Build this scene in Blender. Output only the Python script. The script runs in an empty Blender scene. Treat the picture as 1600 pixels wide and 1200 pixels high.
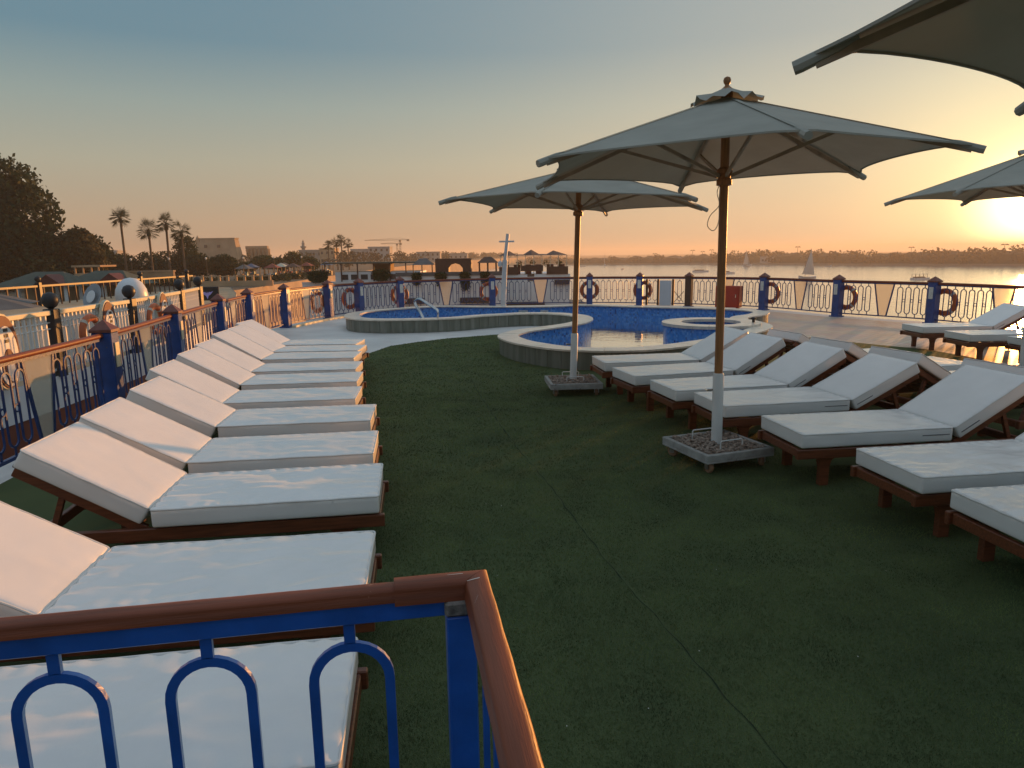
import bpy, bmesh, math, random
import numpy as np
from mathutils import Vector, Matrix, noise
from mathutils.geometry import intersect_point_tri_2d

random.seed(7)
R = math.radians
scene = bpy.context.scene
COL = scene.collection

# ------------------------------------------------------------------ camera
cam_data = bpy.data.cameras.new('camera')
cam_data.sensor_width = 36.0
cam_data.lens = 36.0 * 1080.0 / 1600.0
cam_data.clip_start = 0.05
cam_data.clip_end = 9000
cam = bpy.data.objects.new('camera', cam_data)
cam.matrix_world = (Matrix.Translation((0, 0, 1.8)) @ Matrix.Rotation(R(90 - 10.645), 4, 'X') @ Matrix.Rotation(R(-0.8), 4, 'Z'))
COL.objects.link(cam)
scene.camera = cam

# ------------------------------------------------------------------ sky, sun, exposure
SUN_AZ, SUN_EL = R(36.6), R(2.5)
SUN = Vector((math.sin(SUN_AZ) * math.cos(SUN_EL), math.cos(SUN_AZ) * math.cos(SUN_EL), math.sin(SUN_EL)))
world = bpy.data.worlds.new('World')
scene.world = world
world.use_nodes = True
wn, wl = world.node_tree.nodes, world.node_tree.links
wn.clear()
w_out = wn.new('ShaderNodeOutputWorld')
w_bg = wn.new('ShaderNodeBackground')
w_bg.inputs['Strength'].default_value = 0.10
sky = wn.new('ShaderNodeTexSky')
sky.sky_type = 'NISHITA'
sky.sun_disc = False
sky.sun_elevation = SUN_EL
sky.sun_rotation = SUN_AZ
sky.altitude = 80
sky.air_density = 1.0
sky.dust_density = 4.0
sky.ozone_density = 1.5
# the evening dust band near the horizon and the aureole round the low sun, both as directions of the sky itself
geo = wn.new('ShaderNodeNewGeometry')
dirn = wn.new('ShaderNodeVectorMath'); dirn.operation = 'NORMALIZE'
neg = wn.new('ShaderNodeVectorMath'); neg.operation = 'SCALE'; neg.inputs['Scale'].default_value = -1.0
wl.new(geo.outputs['Incoming'], neg.inputs[0]); wl.new(neg.outputs[0], dirn.inputs[0])
dot = wn.new('ShaderNodeVectorMath'); dot.operation = 'DOT_PRODUCT'
dot.inputs[1].default_value = SUN
wl.new(dirn.outputs[0], dot.inputs[0])

def wmath(op, a, b=None, clamp=False):
    n = wn.new('ShaderNodeMath'); n.operation = op; n.use_clamp = clamp
    for i, v in enumerate((a, b)):
        if v is None: continue
        if isinstance(v, (int, float)): n.inputs[i].default_value = v
        else: wl.new(v, n.inputs[i])
    return n.outputs[0]

def wscale(color, fac):
    n = wn.new('ShaderNodeVectorMath'); n.operation = 'SCALE'
    if isinstance(color, tuple): n.inputs[0].default_value = color
    else: wl.new(color, n.inputs[0])
    if isinstance(fac, (int, float)): n.inputs['Scale'].default_value = fac
    else: wl.new(fac, n.inputs['Scale'])
    return n.outputs[0]

def wadd(a, b):
    n = wn.new('ShaderNodeVectorMath'); n.operation = 'ADD'
    wl.new(a, n.inputs[0]); wl.new(b, n.inputs[1])
    return n.outputs[0]

sep = wn.new('ShaderNodeSeparateXYZ'); wl.new(dirn.outputs[0], sep.inputs[0])
elev = wmath('MAXIMUM', sep.outputs['Z'], 0.0)
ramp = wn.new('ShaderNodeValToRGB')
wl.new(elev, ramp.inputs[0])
SKY_STOPS = [(0.0, (3.35, 2.4, 1.65)), (0.045, (3.85, 2.85, 1.92)), (0.12, (3.35, 3.25, 2.5)), (0.19, (2.4, 2.95, 2.75)), (0.26, (1.2, 2.15, 2.65)), (0.34, (1.15, 2.1, 2.7)), (0.5, (1.95, 2.8, 3.4)), (1.0, (3.6, 4.1, 4.8))]  # upper stops, out of view, raised as added fill for the deck
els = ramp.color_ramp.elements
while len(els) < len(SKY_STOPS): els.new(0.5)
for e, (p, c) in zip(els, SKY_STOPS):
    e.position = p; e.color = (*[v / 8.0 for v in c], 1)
ramp_b = wn.new('ShaderNodeValToRGB')      # the dusk side of the sky, away from the sun: greyer and cooler near the horizon
wl.new(elev, ramp_b.inputs[0])
DUSK_STOPS = [(0.0, (1.9, 1.85, 1.85)), (0.045, (2.1, 2.0, 1.95)), (0.12, (2.2, 2.3, 2.4)), (0.26, (1.3, 2.15, 2.65)), (0.34, (1.2, 2.1, 2.7)), (0.5, (1.95, 2.8, 3.4)), (1.0, (3.6, 4.1, 4.8))]  # upper stops carry the same added fill
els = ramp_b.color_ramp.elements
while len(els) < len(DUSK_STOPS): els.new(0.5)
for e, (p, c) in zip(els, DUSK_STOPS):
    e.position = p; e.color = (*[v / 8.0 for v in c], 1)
side_f = wn.new('ShaderNodeMapRange'); side_f.interpolation_type = 'SMOOTHSTEP'
side_f.inputs['From Min'].default_value = 0.35; side_f.inputs['From Max'].default_value = -0.7
wl.new(dot.outputs['Value'], side_f.inputs['Value'])
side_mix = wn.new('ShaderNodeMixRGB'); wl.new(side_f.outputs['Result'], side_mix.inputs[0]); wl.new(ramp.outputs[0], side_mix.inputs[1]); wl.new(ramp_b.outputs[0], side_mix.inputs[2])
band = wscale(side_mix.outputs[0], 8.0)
d01 = wmath('MAXIMUM', dot.outputs['Value'], 0.0)
glow_core = wscale((34.0, 25.0, 12.0), wmath('POWER', d01, 900.0))
glow_mid = wscale((4.2, 3.4, 1.2), wmath('POWER', d01, 90.0))
glow_wide = wscale((2.95, 2.1, 1.1), wmath('POWER', d01, 5.0))
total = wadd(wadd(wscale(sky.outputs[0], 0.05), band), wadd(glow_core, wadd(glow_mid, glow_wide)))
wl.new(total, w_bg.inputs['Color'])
wl.new(w_bg.outputs[0], w_out.inputs['Surface'])

sun_data = bpy.data.lights.new('sun', 'SUN')
sun_data.energy = 4.8
sun_data.angle = R(0.6)
sun_data.color = (1.0, 0.41, 0.10)
sun_ob = bpy.data.objects.new('sun', sun_data)
sun_ob.rotation_euler = (-SUN).to_track_quat('-Z', 'Y').to_euler()
COL.objects.link(sun_ob)

vs = scene.view_settings
vs.view_transform = 'Standard'; vs.look = 'None'; vs.gamma = 1.0; vs.exposure = 0.24; vs.use_curve_mapping = False
cy = scene.cycles
cy.use_denoising = True
try: cy.denoiser = 'OPENIMAGEDENOISE'
except Exception: pass
cy.max_bounces = 8; cy.diffuse_bounces = 3; cy.glossy_bounces = 4; cy.transmission_bounces = 4
cy.transparent_max_bounces = 12; cy.volume_bounces = 1
cy.sample_clamp_indirect = 6.0
cy.caustics_reflective = False; cy.caustics_refractive = False

# ------------------------------------------------------------------ materials
MATS = {}
def newmat(name):
    m = bpy.data.materials.new(name); m.use_nodes = True
    nt = m.node_tree
    b = nt.nodes['Principled BSDF']
    MATS[name] = m
    return m, nt, b

def surf(name, col, rough=0.6, var=0.12, scale=6.0, bump=0.0, bscale=40.0, metal=0.0, spec=0.5, stretch=(1, 1, 1), col2=None, detail=4.0, coat=0.0):
    """plain surface: base colour broken up by object-space noise, optional fine relief"""
    m, nt, b = newmat(name)
    N, L = nt.nodes, nt.links
    tc = N.new('ShaderNodeTexCoord'); mp = N.new('ShaderNodeMapping'); mp.inputs['Scale'].default_value = stretch
    L.new(tc.outputs['Object'], mp.inputs['Vector'])
    nz = N.new('ShaderNodeTexNoise'); nz.inputs['Scale'].default_value = scale; nz.inputs['Detail'].default_value = detail
    L.new(mp.outputs[0], nz.inputs['Vector'])
    cr = N.new('ShaderNodeValToRGB')
    c2 = col2 if col2 else tuple(min(1, v * (1 + var)) for v in col)
    c1 = tuple(v * (1 - var) for v in col)
    cr.color_ramp.elements[0].position = 0.3; cr.color_ramp.elements[0].color = (*c1, 1)
    cr.color_ramp.elements[1].position = 0.7; cr.color_ramp.elements[1].color = (*c2, 1)
    L.new(nz.outputs['Fac'], cr.inputs[0]); L.new(cr.outputs[0], b.inputs['Base Color'])
    b.inputs['Roughness'].default_value = rough; b.inputs['Metallic'].default_value = metal
    b.inputs['Specular IOR Level'].default_value = spec
    b.inputs['Coat Weight'].default_value = coat; b.inputs['Coat Roughness'].default_value = 0.15
    if bump > 0:
        n2 = N.new('ShaderNodeTexNoise'); n2.inputs['Scale'].default_value = bscale; n2.inputs['Detail'].default_value = 3
        L.new(mp.outputs[0], n2.inputs['Vector'])
        bp = N.new('ShaderNodeBump'); bp.inputs['Strength'].default_value = bump; bp.inputs['Distance'].default_value = 0.01
        L.new(n2.outputs['Fac'], bp.inputs['Height']); L.new(bp.outputs[0], b.inputs['Normal'])
    return m

surf('cushion', (0.84, 0.825, 0.80), 0.27, 0.03, 3.0, 0.07, 16.0, spec=0.75)
surf('piping', (0.72, 0.71, 0.68), 0.5, 0.05, 12)
surf('zip', (0.10, 0.10, 0.11), 0.6, 0.1, 12)
surf('redwood', (0.155, 0.045, 0.018), 0.42, 0.35, 5, 0.15, 30, stretch=(1.2, 14, 14), coat=0.15)
surf('handrail_wood', (0.20, 0.054, 0.025), 0.44, 0.25, 3, 0.15, 18, stretch=(1, 16, 16), coat=0.0, spec=0.3)
surf('pole_wood', (0.34, 0.145, 0.045), 0.45, 0.3, 4, 0.15, 30, stretch=(16, 16, 1.2))
surf('cap_wood', (0.17, 0.05, 0.035), 0.5, 0.25, 20, 0.2, 40)
surf('blue_paint', (0.013, 0.095, 0.43), 0.33, 0.22, 7, 0.12, 60, coat=0.2)
surf('post_blue', (0.012, 0.060, 0.23), 0.36, 0.25, 6, 0.15, 50, coat=0.1)
surf('navy_paint', (0.012, 0.040, 0.15), 0.38, 0.3, 9, 0.15, 60)
surf('rib_wood', (0.38, 0.29, 0.20), 0.6, 0.2, 8)
surf('seam_dark', (0.035, 0.05, 0.03), 1.0, 0.2, 30, spec=0.0)
surf('worn_metal', (0.20, 0.17, 0.15), 0.6, 0.5, 40, 0.4, 90)
surf('white_paint', (0.72, 0.72, 0.70), 0.4, 0.06, 5, 0.05, 50)
surf('cream_plate', (0.72, 0.62, 0.42), 0.5, 0.08, 9)
surf('label_plate', (0.62, 0.62, 0.58), 0.5, 0.15, 30)
surf('lifebuoy_orange', (0.52, 0.12, 0.035), 0.5, 0.18, 10, 0.1, 60)
surf('rope', (0.55, 0.50, 0.42), 0.8, 0.15, 60)
surf('steel', (0.62, 0.62, 0.62), 0.16, 0.05, 20, metal=1.0)
surf('caster_steel', (0.42, 0.42, 0.42), 0.35, 0.2, 40, metal=0.9)
surf('caster_wheel', (0.30, 0.17, 0.10), 0.6, 0.2, 30)
surf('concrete', (0.36, 0.35, 0.33), 0.85, 0.2, 12, 0.3, 60)
surf('pebble', (0.34, 0.26, 0.21), 0.8, 0.5, 40, 0.5, 120)
surf('coping_stone', (0.74, 0.66, 0.56), 0.28, 0.14, 7, 0.1, 50)
surf('white_wall', (0.66, 0.66, 0.65), 0.55, 0.08, 1.5, 0.05, 12)
surf('grey_panel', (0.52, 0.54, 0.58), 0.5, 0.06, 3)
surf('red_box', (0.42, 0.035, 0.015), 0.45, 0.12, 5)
surf('dark_metal', (0.02, 0.02, 0.023), 0.45, 0.2, 15)
surf('dark_brown', (0.07, 0.03, 0.018), 0.6, 0.25, 8)
surf('maroon', (0.13, 0.03, 0.022), 0.6, 0.2, 6)
surf('hull_red', (0.22, 0.06, 0.03), 0.6, 0.25, 1.2, 0.1, 6)
surf('hull_white', (0.76, 0.77, 0.78), 0.5, 0.06, 0.5)
surf('cream_rail', (0.56, 0.53, 0.40), 0.5, 0.12, 4)
surf('dome_white', (0.70, 0.72, 0.74), 0.35, 0.03, 3)
surf('dish_grey', (0.30, 0.34, 0.38), 0.5, 0.08, 5)
surf('violet', (0.42, 0.38, 0.85), 0.5, 0.05, 8)
surf('sandstone', (0.36, 0.26, 0.17), 0.9, 0.18, 0.25, 0.2, 2)
surf('plaster', (0.48, 0.33, 0.20), 0.9, 0.18, 0.4, 0.2, 3)
surf('pale_plaster', (0.50, 0.46, 0.42), 0.9, 0.12, 0.2)
surf('concrete_far', (0.42, 0.37, 0.32), 0.9, 0.15, 0.15)
surf('window_dark', (0.03, 0.035, 0.04), 0.25, 0.2, 2)
surf('roof_green', (0.075, 0.09, 0.07), 0.8, 0.2, 2)
surf('roof_grey', (0.12, 0.12, 0.12), 0.8, 0.2, 2)
surf('land', (0.13, 0.105, 0.07), 0.95, 0.25, 0.06)
surf('bark', (0.10, 0.07, 0.045), 0.9, 0.3, 8, 0.4, 30)
surf('palm_bark', (0.14, 0.10, 0.065), 0.9, 0.3, 10, 0.4, 20, stretch=(1, 1, 3))
surf('sailcloth', (0.62, 0.58, 0.52), 0.8, 0.06, 0.8)
surf('boat_wood', (0.16, 0.10, 0.06), 0.6, 0.2, 2)
surf('teal_paint', (0.05, 0.25, 0.28), 0.5, 0.1, 2)
surf('crane_steel', (0.22, 0.17, 0.12), 0.7, 0.1, 2)
surf('mast_paint', (0.58, 0.60, 0.62), 0.45, 0.07, 4)
surf('lamp_globe', (0.8, 0.78, 0.72), 0.3, 0.02, 5)
surf('awning_red', (0.25, 0.06, 0.04), 0.8, 0.2, 2)
surf('awning_blue', (0.08, 0.12, 0.2), 0.8, 0.2, 2)
surf('litter', (0.55, 0.54, 0.5), 0.8, 0.2, 20)
surf('deck_paint', (0.68, 0.66, 0.63), 0.5, 0.16, 0.9, 0.12, 25, spec=0.4)

def chipped(name, under, thr=0.70, scale=26.0):
    """small chips and scuffs where an undercoat colour shows through the paint"""
    nt = MATS[name].node_tree; N, L = nt.nodes, nt.links; b = N['Principled BSDF']
    src = b.inputs['Base Color'].links[0].from_socket
    tc = N.new('ShaderNodeTexCoord'); nz = N.new('ShaderNodeTexNoise'); nz.inputs['Scale'].default_value = scale; nz.inputs['Detail'].default_value = 8; nz.inputs['Roughness'].default_value = 0.65
    L.new(tc.outputs['Object'], nz.inputs['Vector'])
    cr = N.new('ShaderNodeValToRGB'); cr.color_ramp.elements[0].position = thr; cr.color_ramp.elements[0].color = (0, 0, 0, 1); cr.color_ramp.elements[1].position = thr + 0.02; cr.color_ramp.elements[1].color = (1, 1, 1, 1)
    L.new(nz.outputs['Fac'], cr.inputs[0])
    mx = N.new('ShaderNodeMixRGB'); L.new(cr.outputs[0], mx.inputs[0]); L.new(src, mx.inputs[1]); mx.inputs[2].default_value = (*under, 1)
    L.new(mx.outputs[0], b.inputs['Base Color'])
chipped('blue_paint', (0.16, 0.12, 0.10), 0.69); chipped('post_blue', (0.13, 0.11, 0.10), 0.70, 14.0); chipped('handrail_wood', (0.42, 0.24, 0.15), 0.70, 9.0)
chipped('concrete', (0.20, 0.19, 0.17), 0.60, 9.0); chipped('white_paint', (0.42, 0.38, 0.33), 0.72, 18.0)

def leafmat(name, col, var=0.45, scale=1.2, trans=0.25):
    m, nt, b = newmat(name)
    N, L = nt.nodes, nt.links
    tc = N.new('ShaderNodeTexCoord')
    nz = N.new('ShaderNodeTexNoise'); nz.inputs['Scale'].default_value = scale; nz.inputs['Detail'].default_value = 5
    L.new(tc.outputs['Object'], nz.inputs['Vector'])
    cr = N.new('ShaderNodeValToRGB')
    cr.color_ramp.elements[0].position = 0.32; cr.color_ramp.elements[0].color = (*[v * (1 - var) for v in col], 1)
    cr.color_ramp.elements[1].position = 0.70; cr.color_ramp.elements[1].color = (col[0] * (1 + var * 1.2), col[1] * (1 + var), col[2] * (1 + var * .5), 1)
    L.new(nz.outputs['Fac'], cr.inputs[0]); L.new(cr.outputs[0], b.inputs['Base Color'])
    b.inputs['Roughness'].default_value = 0.7; b.inputs['Specular IOR Level'].default_value = 0.2
    tr = N.new('ShaderNodeBsdfTranslucent'); L.new(cr.outputs[0], tr.inputs['Color'])
    mx = N.new('ShaderNodeMixShader'); mx.inputs[0].default_value = trans
    L.new(b.outputs[0], mx.inputs[1]); L.new(tr.outputs[0], mx.inputs[2])
    L.new(mx.outputs[0], N['Material Output'].inputs['Surface'])
    return m
leafmat('leaf_dark', (0.032, 0.050, 0.020))
leafmat('leaf_mid', (0.050, 0.072, 0.026))
leafmat('leaf_warm', (0.070, 0.065, 0.028))
leafmat('palm_leaf', (0.045, 0.060, 0.024))
leafmat('far_leaf', (0.055, 0.055, 0.030), 0.4, 0.05)
leafmat('turf_blade', (0.125, 0.172, 0.076), 0.5, 3.0, 0.15)

# canvas: woven cloth that lets some light through
m, nt, b = newmat('canvas')
N, L = nt.nodes, nt.links
tc = N.new('ShaderNodeTexCoord'); nz = N.new('ShaderNodeTexNoise'); nz.inputs['Scale'].default_value = 3.0; nz.inputs['Detail'].default_value = 6
L.new(tc.outputs['Object'], nz.inputs['Vector'])
cr = N.new('ShaderNodeValToRGB')
cr.color_ramp.elements[0].position = 0.3; cr.color_ramp.elements[0].color = (0.36, 0.355, 0.31, 1)
cr.color_ramp.elements[1].position = 0.7; cr.color_ramp.elements[1].color = (0.43, 0.425, 0.37, 1)
L.new(nz.outputs['Fac'], cr.inputs[0]); L.new(cr.outputs[0], b.inputs['Base Color'])
b.inputs['Roughness'].default_value = 0.85; b.inputs['Specular IOR Level'].default_value = 0.15
bp = N.new('ShaderNodeBump'); bp.inputs['Strength'].default_value = 0.5; bp.inputs['Distance'].default_value = 0.02
n2 = N.new('ShaderNodeTexNoise'); n2.inputs['Scale'].default_value = 7; n2.inputs['Detail'].default_value = 5; L.new(tc.outputs['Object'], n2.inputs['Vector'])
L.new(n2.outputs['Fac'], bp.inputs['Height']); L.new(bp.outputs[0], b.inputs['Normal'])
tr = N.new('ShaderNodeBsdfTranslucent'); tr.inputs['Color'].default_value = (0.42, 0.34, 0.20, 1)
mx = N.new('ShaderNodeMixShader'); mx.inputs[0].default_value = 0.10
L.new(b.outputs[0], mx.inputs[1]); L.new(tr.outputs[0], mx.inputs[2]); L.new(mx.outputs[0], N['Material Output'].inputs['Surface'])

# artificial turf sheet
m, nt, b = newmat('turf')
N, L = nt.nodes, nt.links
tc = N.new('ShaderNodeTexCoord')
n1 = N.new('ShaderNodeTexNoise'); n1.inputs['Scale'].default_value = 1.3; n1.inputs['Detail'].default_value = 5
n2 = N.new('ShaderNodeTexNoise'); n2.inputs['Scale'].default_value = 160; n2.inputs['Detail'].default_value = 2
L.new(tc.outputs['Object'], n1.inputs['Vector']); L.new(tc.outputs['Object'], n2.inputs['Vector'])
cr = N.new('ShaderNodeValToRGB')
cr.color_ramp.elements[0].position = 0.3; cr.color_ramp.elements[0].color = (0.062, 0.088, 0.044, 1)
cr.color_ramp.elements[1].position = 0.75; cr.color_ramp.elements[1].color = (0.12, 0.155, 0.066, 1)
mxx = N.new('ShaderNodeMath'); mxx.operation = 'MULTIPLY_ADD'; mxx.inputs[1].default_value = 0.5
L.new(n1.outputs['Fac'], mxx.inputs[0])
hf = N.new('ShaderNodeMath'); hf.operation = 'MULTIPLY'; hf.inputs[1].default_value = 0.5
L.new(n2.outputs['Fac'], hf.inputs[0]); L.new(hf.outputs[0], mxx.inputs[2])
L.new(mxx.outputs[0], cr.inputs[0]); L.new(cr.outputs[0], b.inputs['Base Color'])
b.inputs['Roughness'].default_value = 0.95; b.inputs['Specular IOR Level'].default_value = 0.1
bp = N.new('ShaderNodeBump'); bp.inputs['Strength'].default_value = 0.8; bp.inputs['Distance'].default_value = 0.01
L.new(n2.outputs['Fac'], bp.inputs['Height']); L.new(bp.outputs[0], b.inputs['Normal'])

# stone paving of the sunny side deck
m, nt, b = newmat('deck_tile')
N, L = nt.nodes, nt.links
tc = N.new('ShaderNodeTexCoord')
br = N.new('ShaderNodeTexBrick'); br.inputs['Scale'].default_value = 3.0; br.inputs['Mortar Size'].default_value = 0.02
br.inputs['Color1'].default_value = (0.66, 0.46, 0.35, 1); br.inputs['Color2'].default_value = (0.78, 0.62, 0.50, 1); br.inputs['Mortar'].default_value = (0.20, 0.16, 0.13, 1)
nz = N.new('ShaderNodeTexNoise'); nz.inputs['Scale'].default_value = 2.2; nz.inputs['Detail'].default_value = 6
L.new(tc.outputs['Object'], br.inputs['Vector']); L.new(tc.outputs['Object'], nz.inputs['Vector'])
mc = N.new('ShaderNodeMixRGB'); mc.blend_type = 'MULTIPLY'; mc.inputs[0].default_value = 0.3
L.new(br.outputs['Color'], mc.inputs[1]); L.new(nz.outputs['Color'], mc.inputs[2]); L.new(mc.outputs[0], b.inputs['Base Color'])
b.inputs['Roughness'].default_value = 0.46
bp = N.new('ShaderNodeBump'); bp.inputs['Strength'].default_value = 0.25; bp.inputs['Distance'].default_value = 0.006
L.new(nz.outputs['Fac'], bp.inputs['Height']); L.new(bp.outputs[0], b.inputs['Normal'])

# pool wall cladding: dull green-grey tile with pale lime runs
m, nt, b = newmat('wall_tile')
N, L = nt.nodes, nt.links
tc = N.new('ShaderNodeTexCoord'); mp = N.new('ShaderNodeMapping'); mp.inputs['Scale'].default_value = (9, 9, 0.9)
L.new(tc.outputs['Object'], mp.inputs['Vector'])
n1 = N.new('ShaderNodeTexNoise'); n1.inputs['Scale'].default_value = 1.0; n1.inputs['Detail'].default_value = 5
L.new(mp.outputs[0], n1.inputs['Vector'])
cr = N.new('ShaderNodeValToRGB')
cr.color_ramp.elements[0].position = 0.40; cr.color_ramp.elements[0].color = (0.14, 0.15, 0.115, 1)
cr.color_ramp.elements[1].position = 0.78; cr.color_ramp.elements[1].color = (0.27, 0.27, 0.23, 1)
L.new(n1.outputs['Fac'], cr.inputs[0]); L.new(cr.outputs[0], b.inputs['Base Color'])
b.inputs['Roughness'].default_value = 0.5

# blue pool mosaic
m, nt, b = newmat('mosaic')
N, L = nt.nodes, nt.links
tc = N.new('ShaderNodeTexCoord')
vo = N.new('ShaderNodeTexVoronoi'); vo.inputs['Scale'].default_value = 22; vo.distance = 'CHEBYCHEV'; vo.inputs['Randomness'].default_value = 0.55
L.new(tc.outputs['Object'], vo.inputs['Vector'])
sp = N.new('ShaderNodeSeparateColor'); L.new(vo.outputs['Color'], sp.inputs[0])
cr = N.new('ShaderNodeValToRGB')
E_ = cr.color_ramp.elements
E_[0].position = 0.0; E_[0].color = (0.055, 0.25, 0.68, 1)
E_[1].position = 0.55; E_[1].color = (0.085, 0.34, 0.82, 1)
e = E_.new(0.85); e.color = (0.20, 0.48, 0.88, 1)
e = E_.new(1.0); e.color = (0.03, 0.09, 0.34, 1)
L.new(sp.outputs[0], cr.inputs[0]); L.new(cr.outputs[0], b.inputs['Base Color'])
b.inputs['Roughness'].default_value = 0.25

# water surfaces
def water(name, body, rough, scales, strength, clear, ior=1.33):
    m, nt, b = newmat(name)
    N, L = nt.nodes, nt.links
    N.remove(b)
    tc = N.new('ShaderNodeTexCoord'); acc = None
    for s, wgt in scales:
        nz = N.new('ShaderNodeTexNoise'); nz.inputs['Scale'].default_value = s; nz.inputs['Detail'].default_value = 3
        mp = N.new('ShaderNodeMapping'); mp.inputs['Scale'].default_value = (1, 1.6, 1); mp.inputs['Rotation'].default_value = (0, 0, R(25))
        L.new(tc.outputs['Object'], mp.inputs['Vector']); L.new(mp.outputs[0], nz.inputs['Vector'])
        ml = N.new('ShaderNodeMath'); ml.operation = 'MULTIPLY'; ml.inputs[1].default_value = wgt; L.new(nz.outputs['Fac'], ml.inputs[0])
        if acc is None: acc = ml.outputs[0]
        else:
            ad = N.new('ShaderNodeMath'); ad.operation = 'ADD'; L.new(acc, ad.inputs[0]); L.new(ml.outputs[0], ad.inputs[1]); acc = ad.outputs[0]
    bp = N.new('ShaderNodeBump'); bp.inputs['Strength'].default_value = strength; bp.inputs['Distance'].default_value = 0.1
    L.new(acc, bp.inputs['Height'])
    gl = N.new('ShaderNodeBsdfGlossy'); gl.inputs['Roughness'].default_value = rough; gl.inputs['Color'].default_value = (0.95, 0.95, 0.95, 1)
    L.new(bp.outputs[0], gl.inputs['Normal'])
    if clear:
        bd = N.new('ShaderNodeBsdfTransparent'); bd.inputs['Color'].default_value = (*body, 1)
    else:
        bd = N.new('ShaderNodeBsdfDiffuse'); bd.inputs['Color'].default_value = (*body, 1)
    fr = N.new('ShaderNodeFresnel'); fr.inputs['IOR'].default_value = ior; L.new(bp.outputs[0], fr.inputs['Normal'])
    gain = N.new('ShaderNodeMath'); gain.operation = 'MULTIPLY'; gain.use_clamp = True; gain.inputs[1].default_value = 1.7 if clear else 1.3; L.new(fr.outputs[0], gain.inputs[0])
    mx = N.new('ShaderNodeMixShader'); L.new(gain.outputs[0], mx.inputs[0]); L.new(bd.outputs[0], mx.inputs[1]); L.new(gl.outputs[0], mx.inputs[2])
    out = [n for n in N if n.type == 'OUTPUT_MATERIAL'][0]
    L.new(mx.outputs[0], out.inputs['Surface'])
water('pool_water', (0.78, 0.90, 0.97), 0.02, ((2.2, 0.6), (9.0, 0.12)), 0.06, True, 1.6)
water('river_water', (0.10, 0.10, 0.085), 0.16, ((0.25, 0.9), (0.9, 0.5), (0.06, 1.0)), 1.0, False)

# frosted glass of the trapezoid rail panels
m, nt, b = newmat('frosted')
N, L = nt.nodes, nt.links
b.inputs['Base Color'].default_value = (0.62, 0.60, 0.54, 1); b.inputs['Roughness'].default_value = 0.35
tr = N.new('ShaderNodeBsdfTranslucent'); tr.inputs['Color'].default_value = (0.75, 0.72, 0.64, 1)
tp = N.new('ShaderNodeBsdfTransparent'); tp.inputs['Color'].default_value = (0.9, 0.88, 0.82, 1)
m1 = N.new('ShaderNodeMixShader'); m1.inputs[0].default_value = 0.45
m2 = N.new('ShaderNodeMixShader'); m2.inputs[0].default_value = 0.6
L.new(b.outputs[0], m1.inputs[1]); L.new(tr.outputs[0], m1.inputs[2])
L.new(m1.outputs[0], m2.inputs[1]); L.new(tp.outputs[0], m2.inputs[2]); L.new(m2.outputs[0], N['Material Output'].inputs['Surface'])

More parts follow.
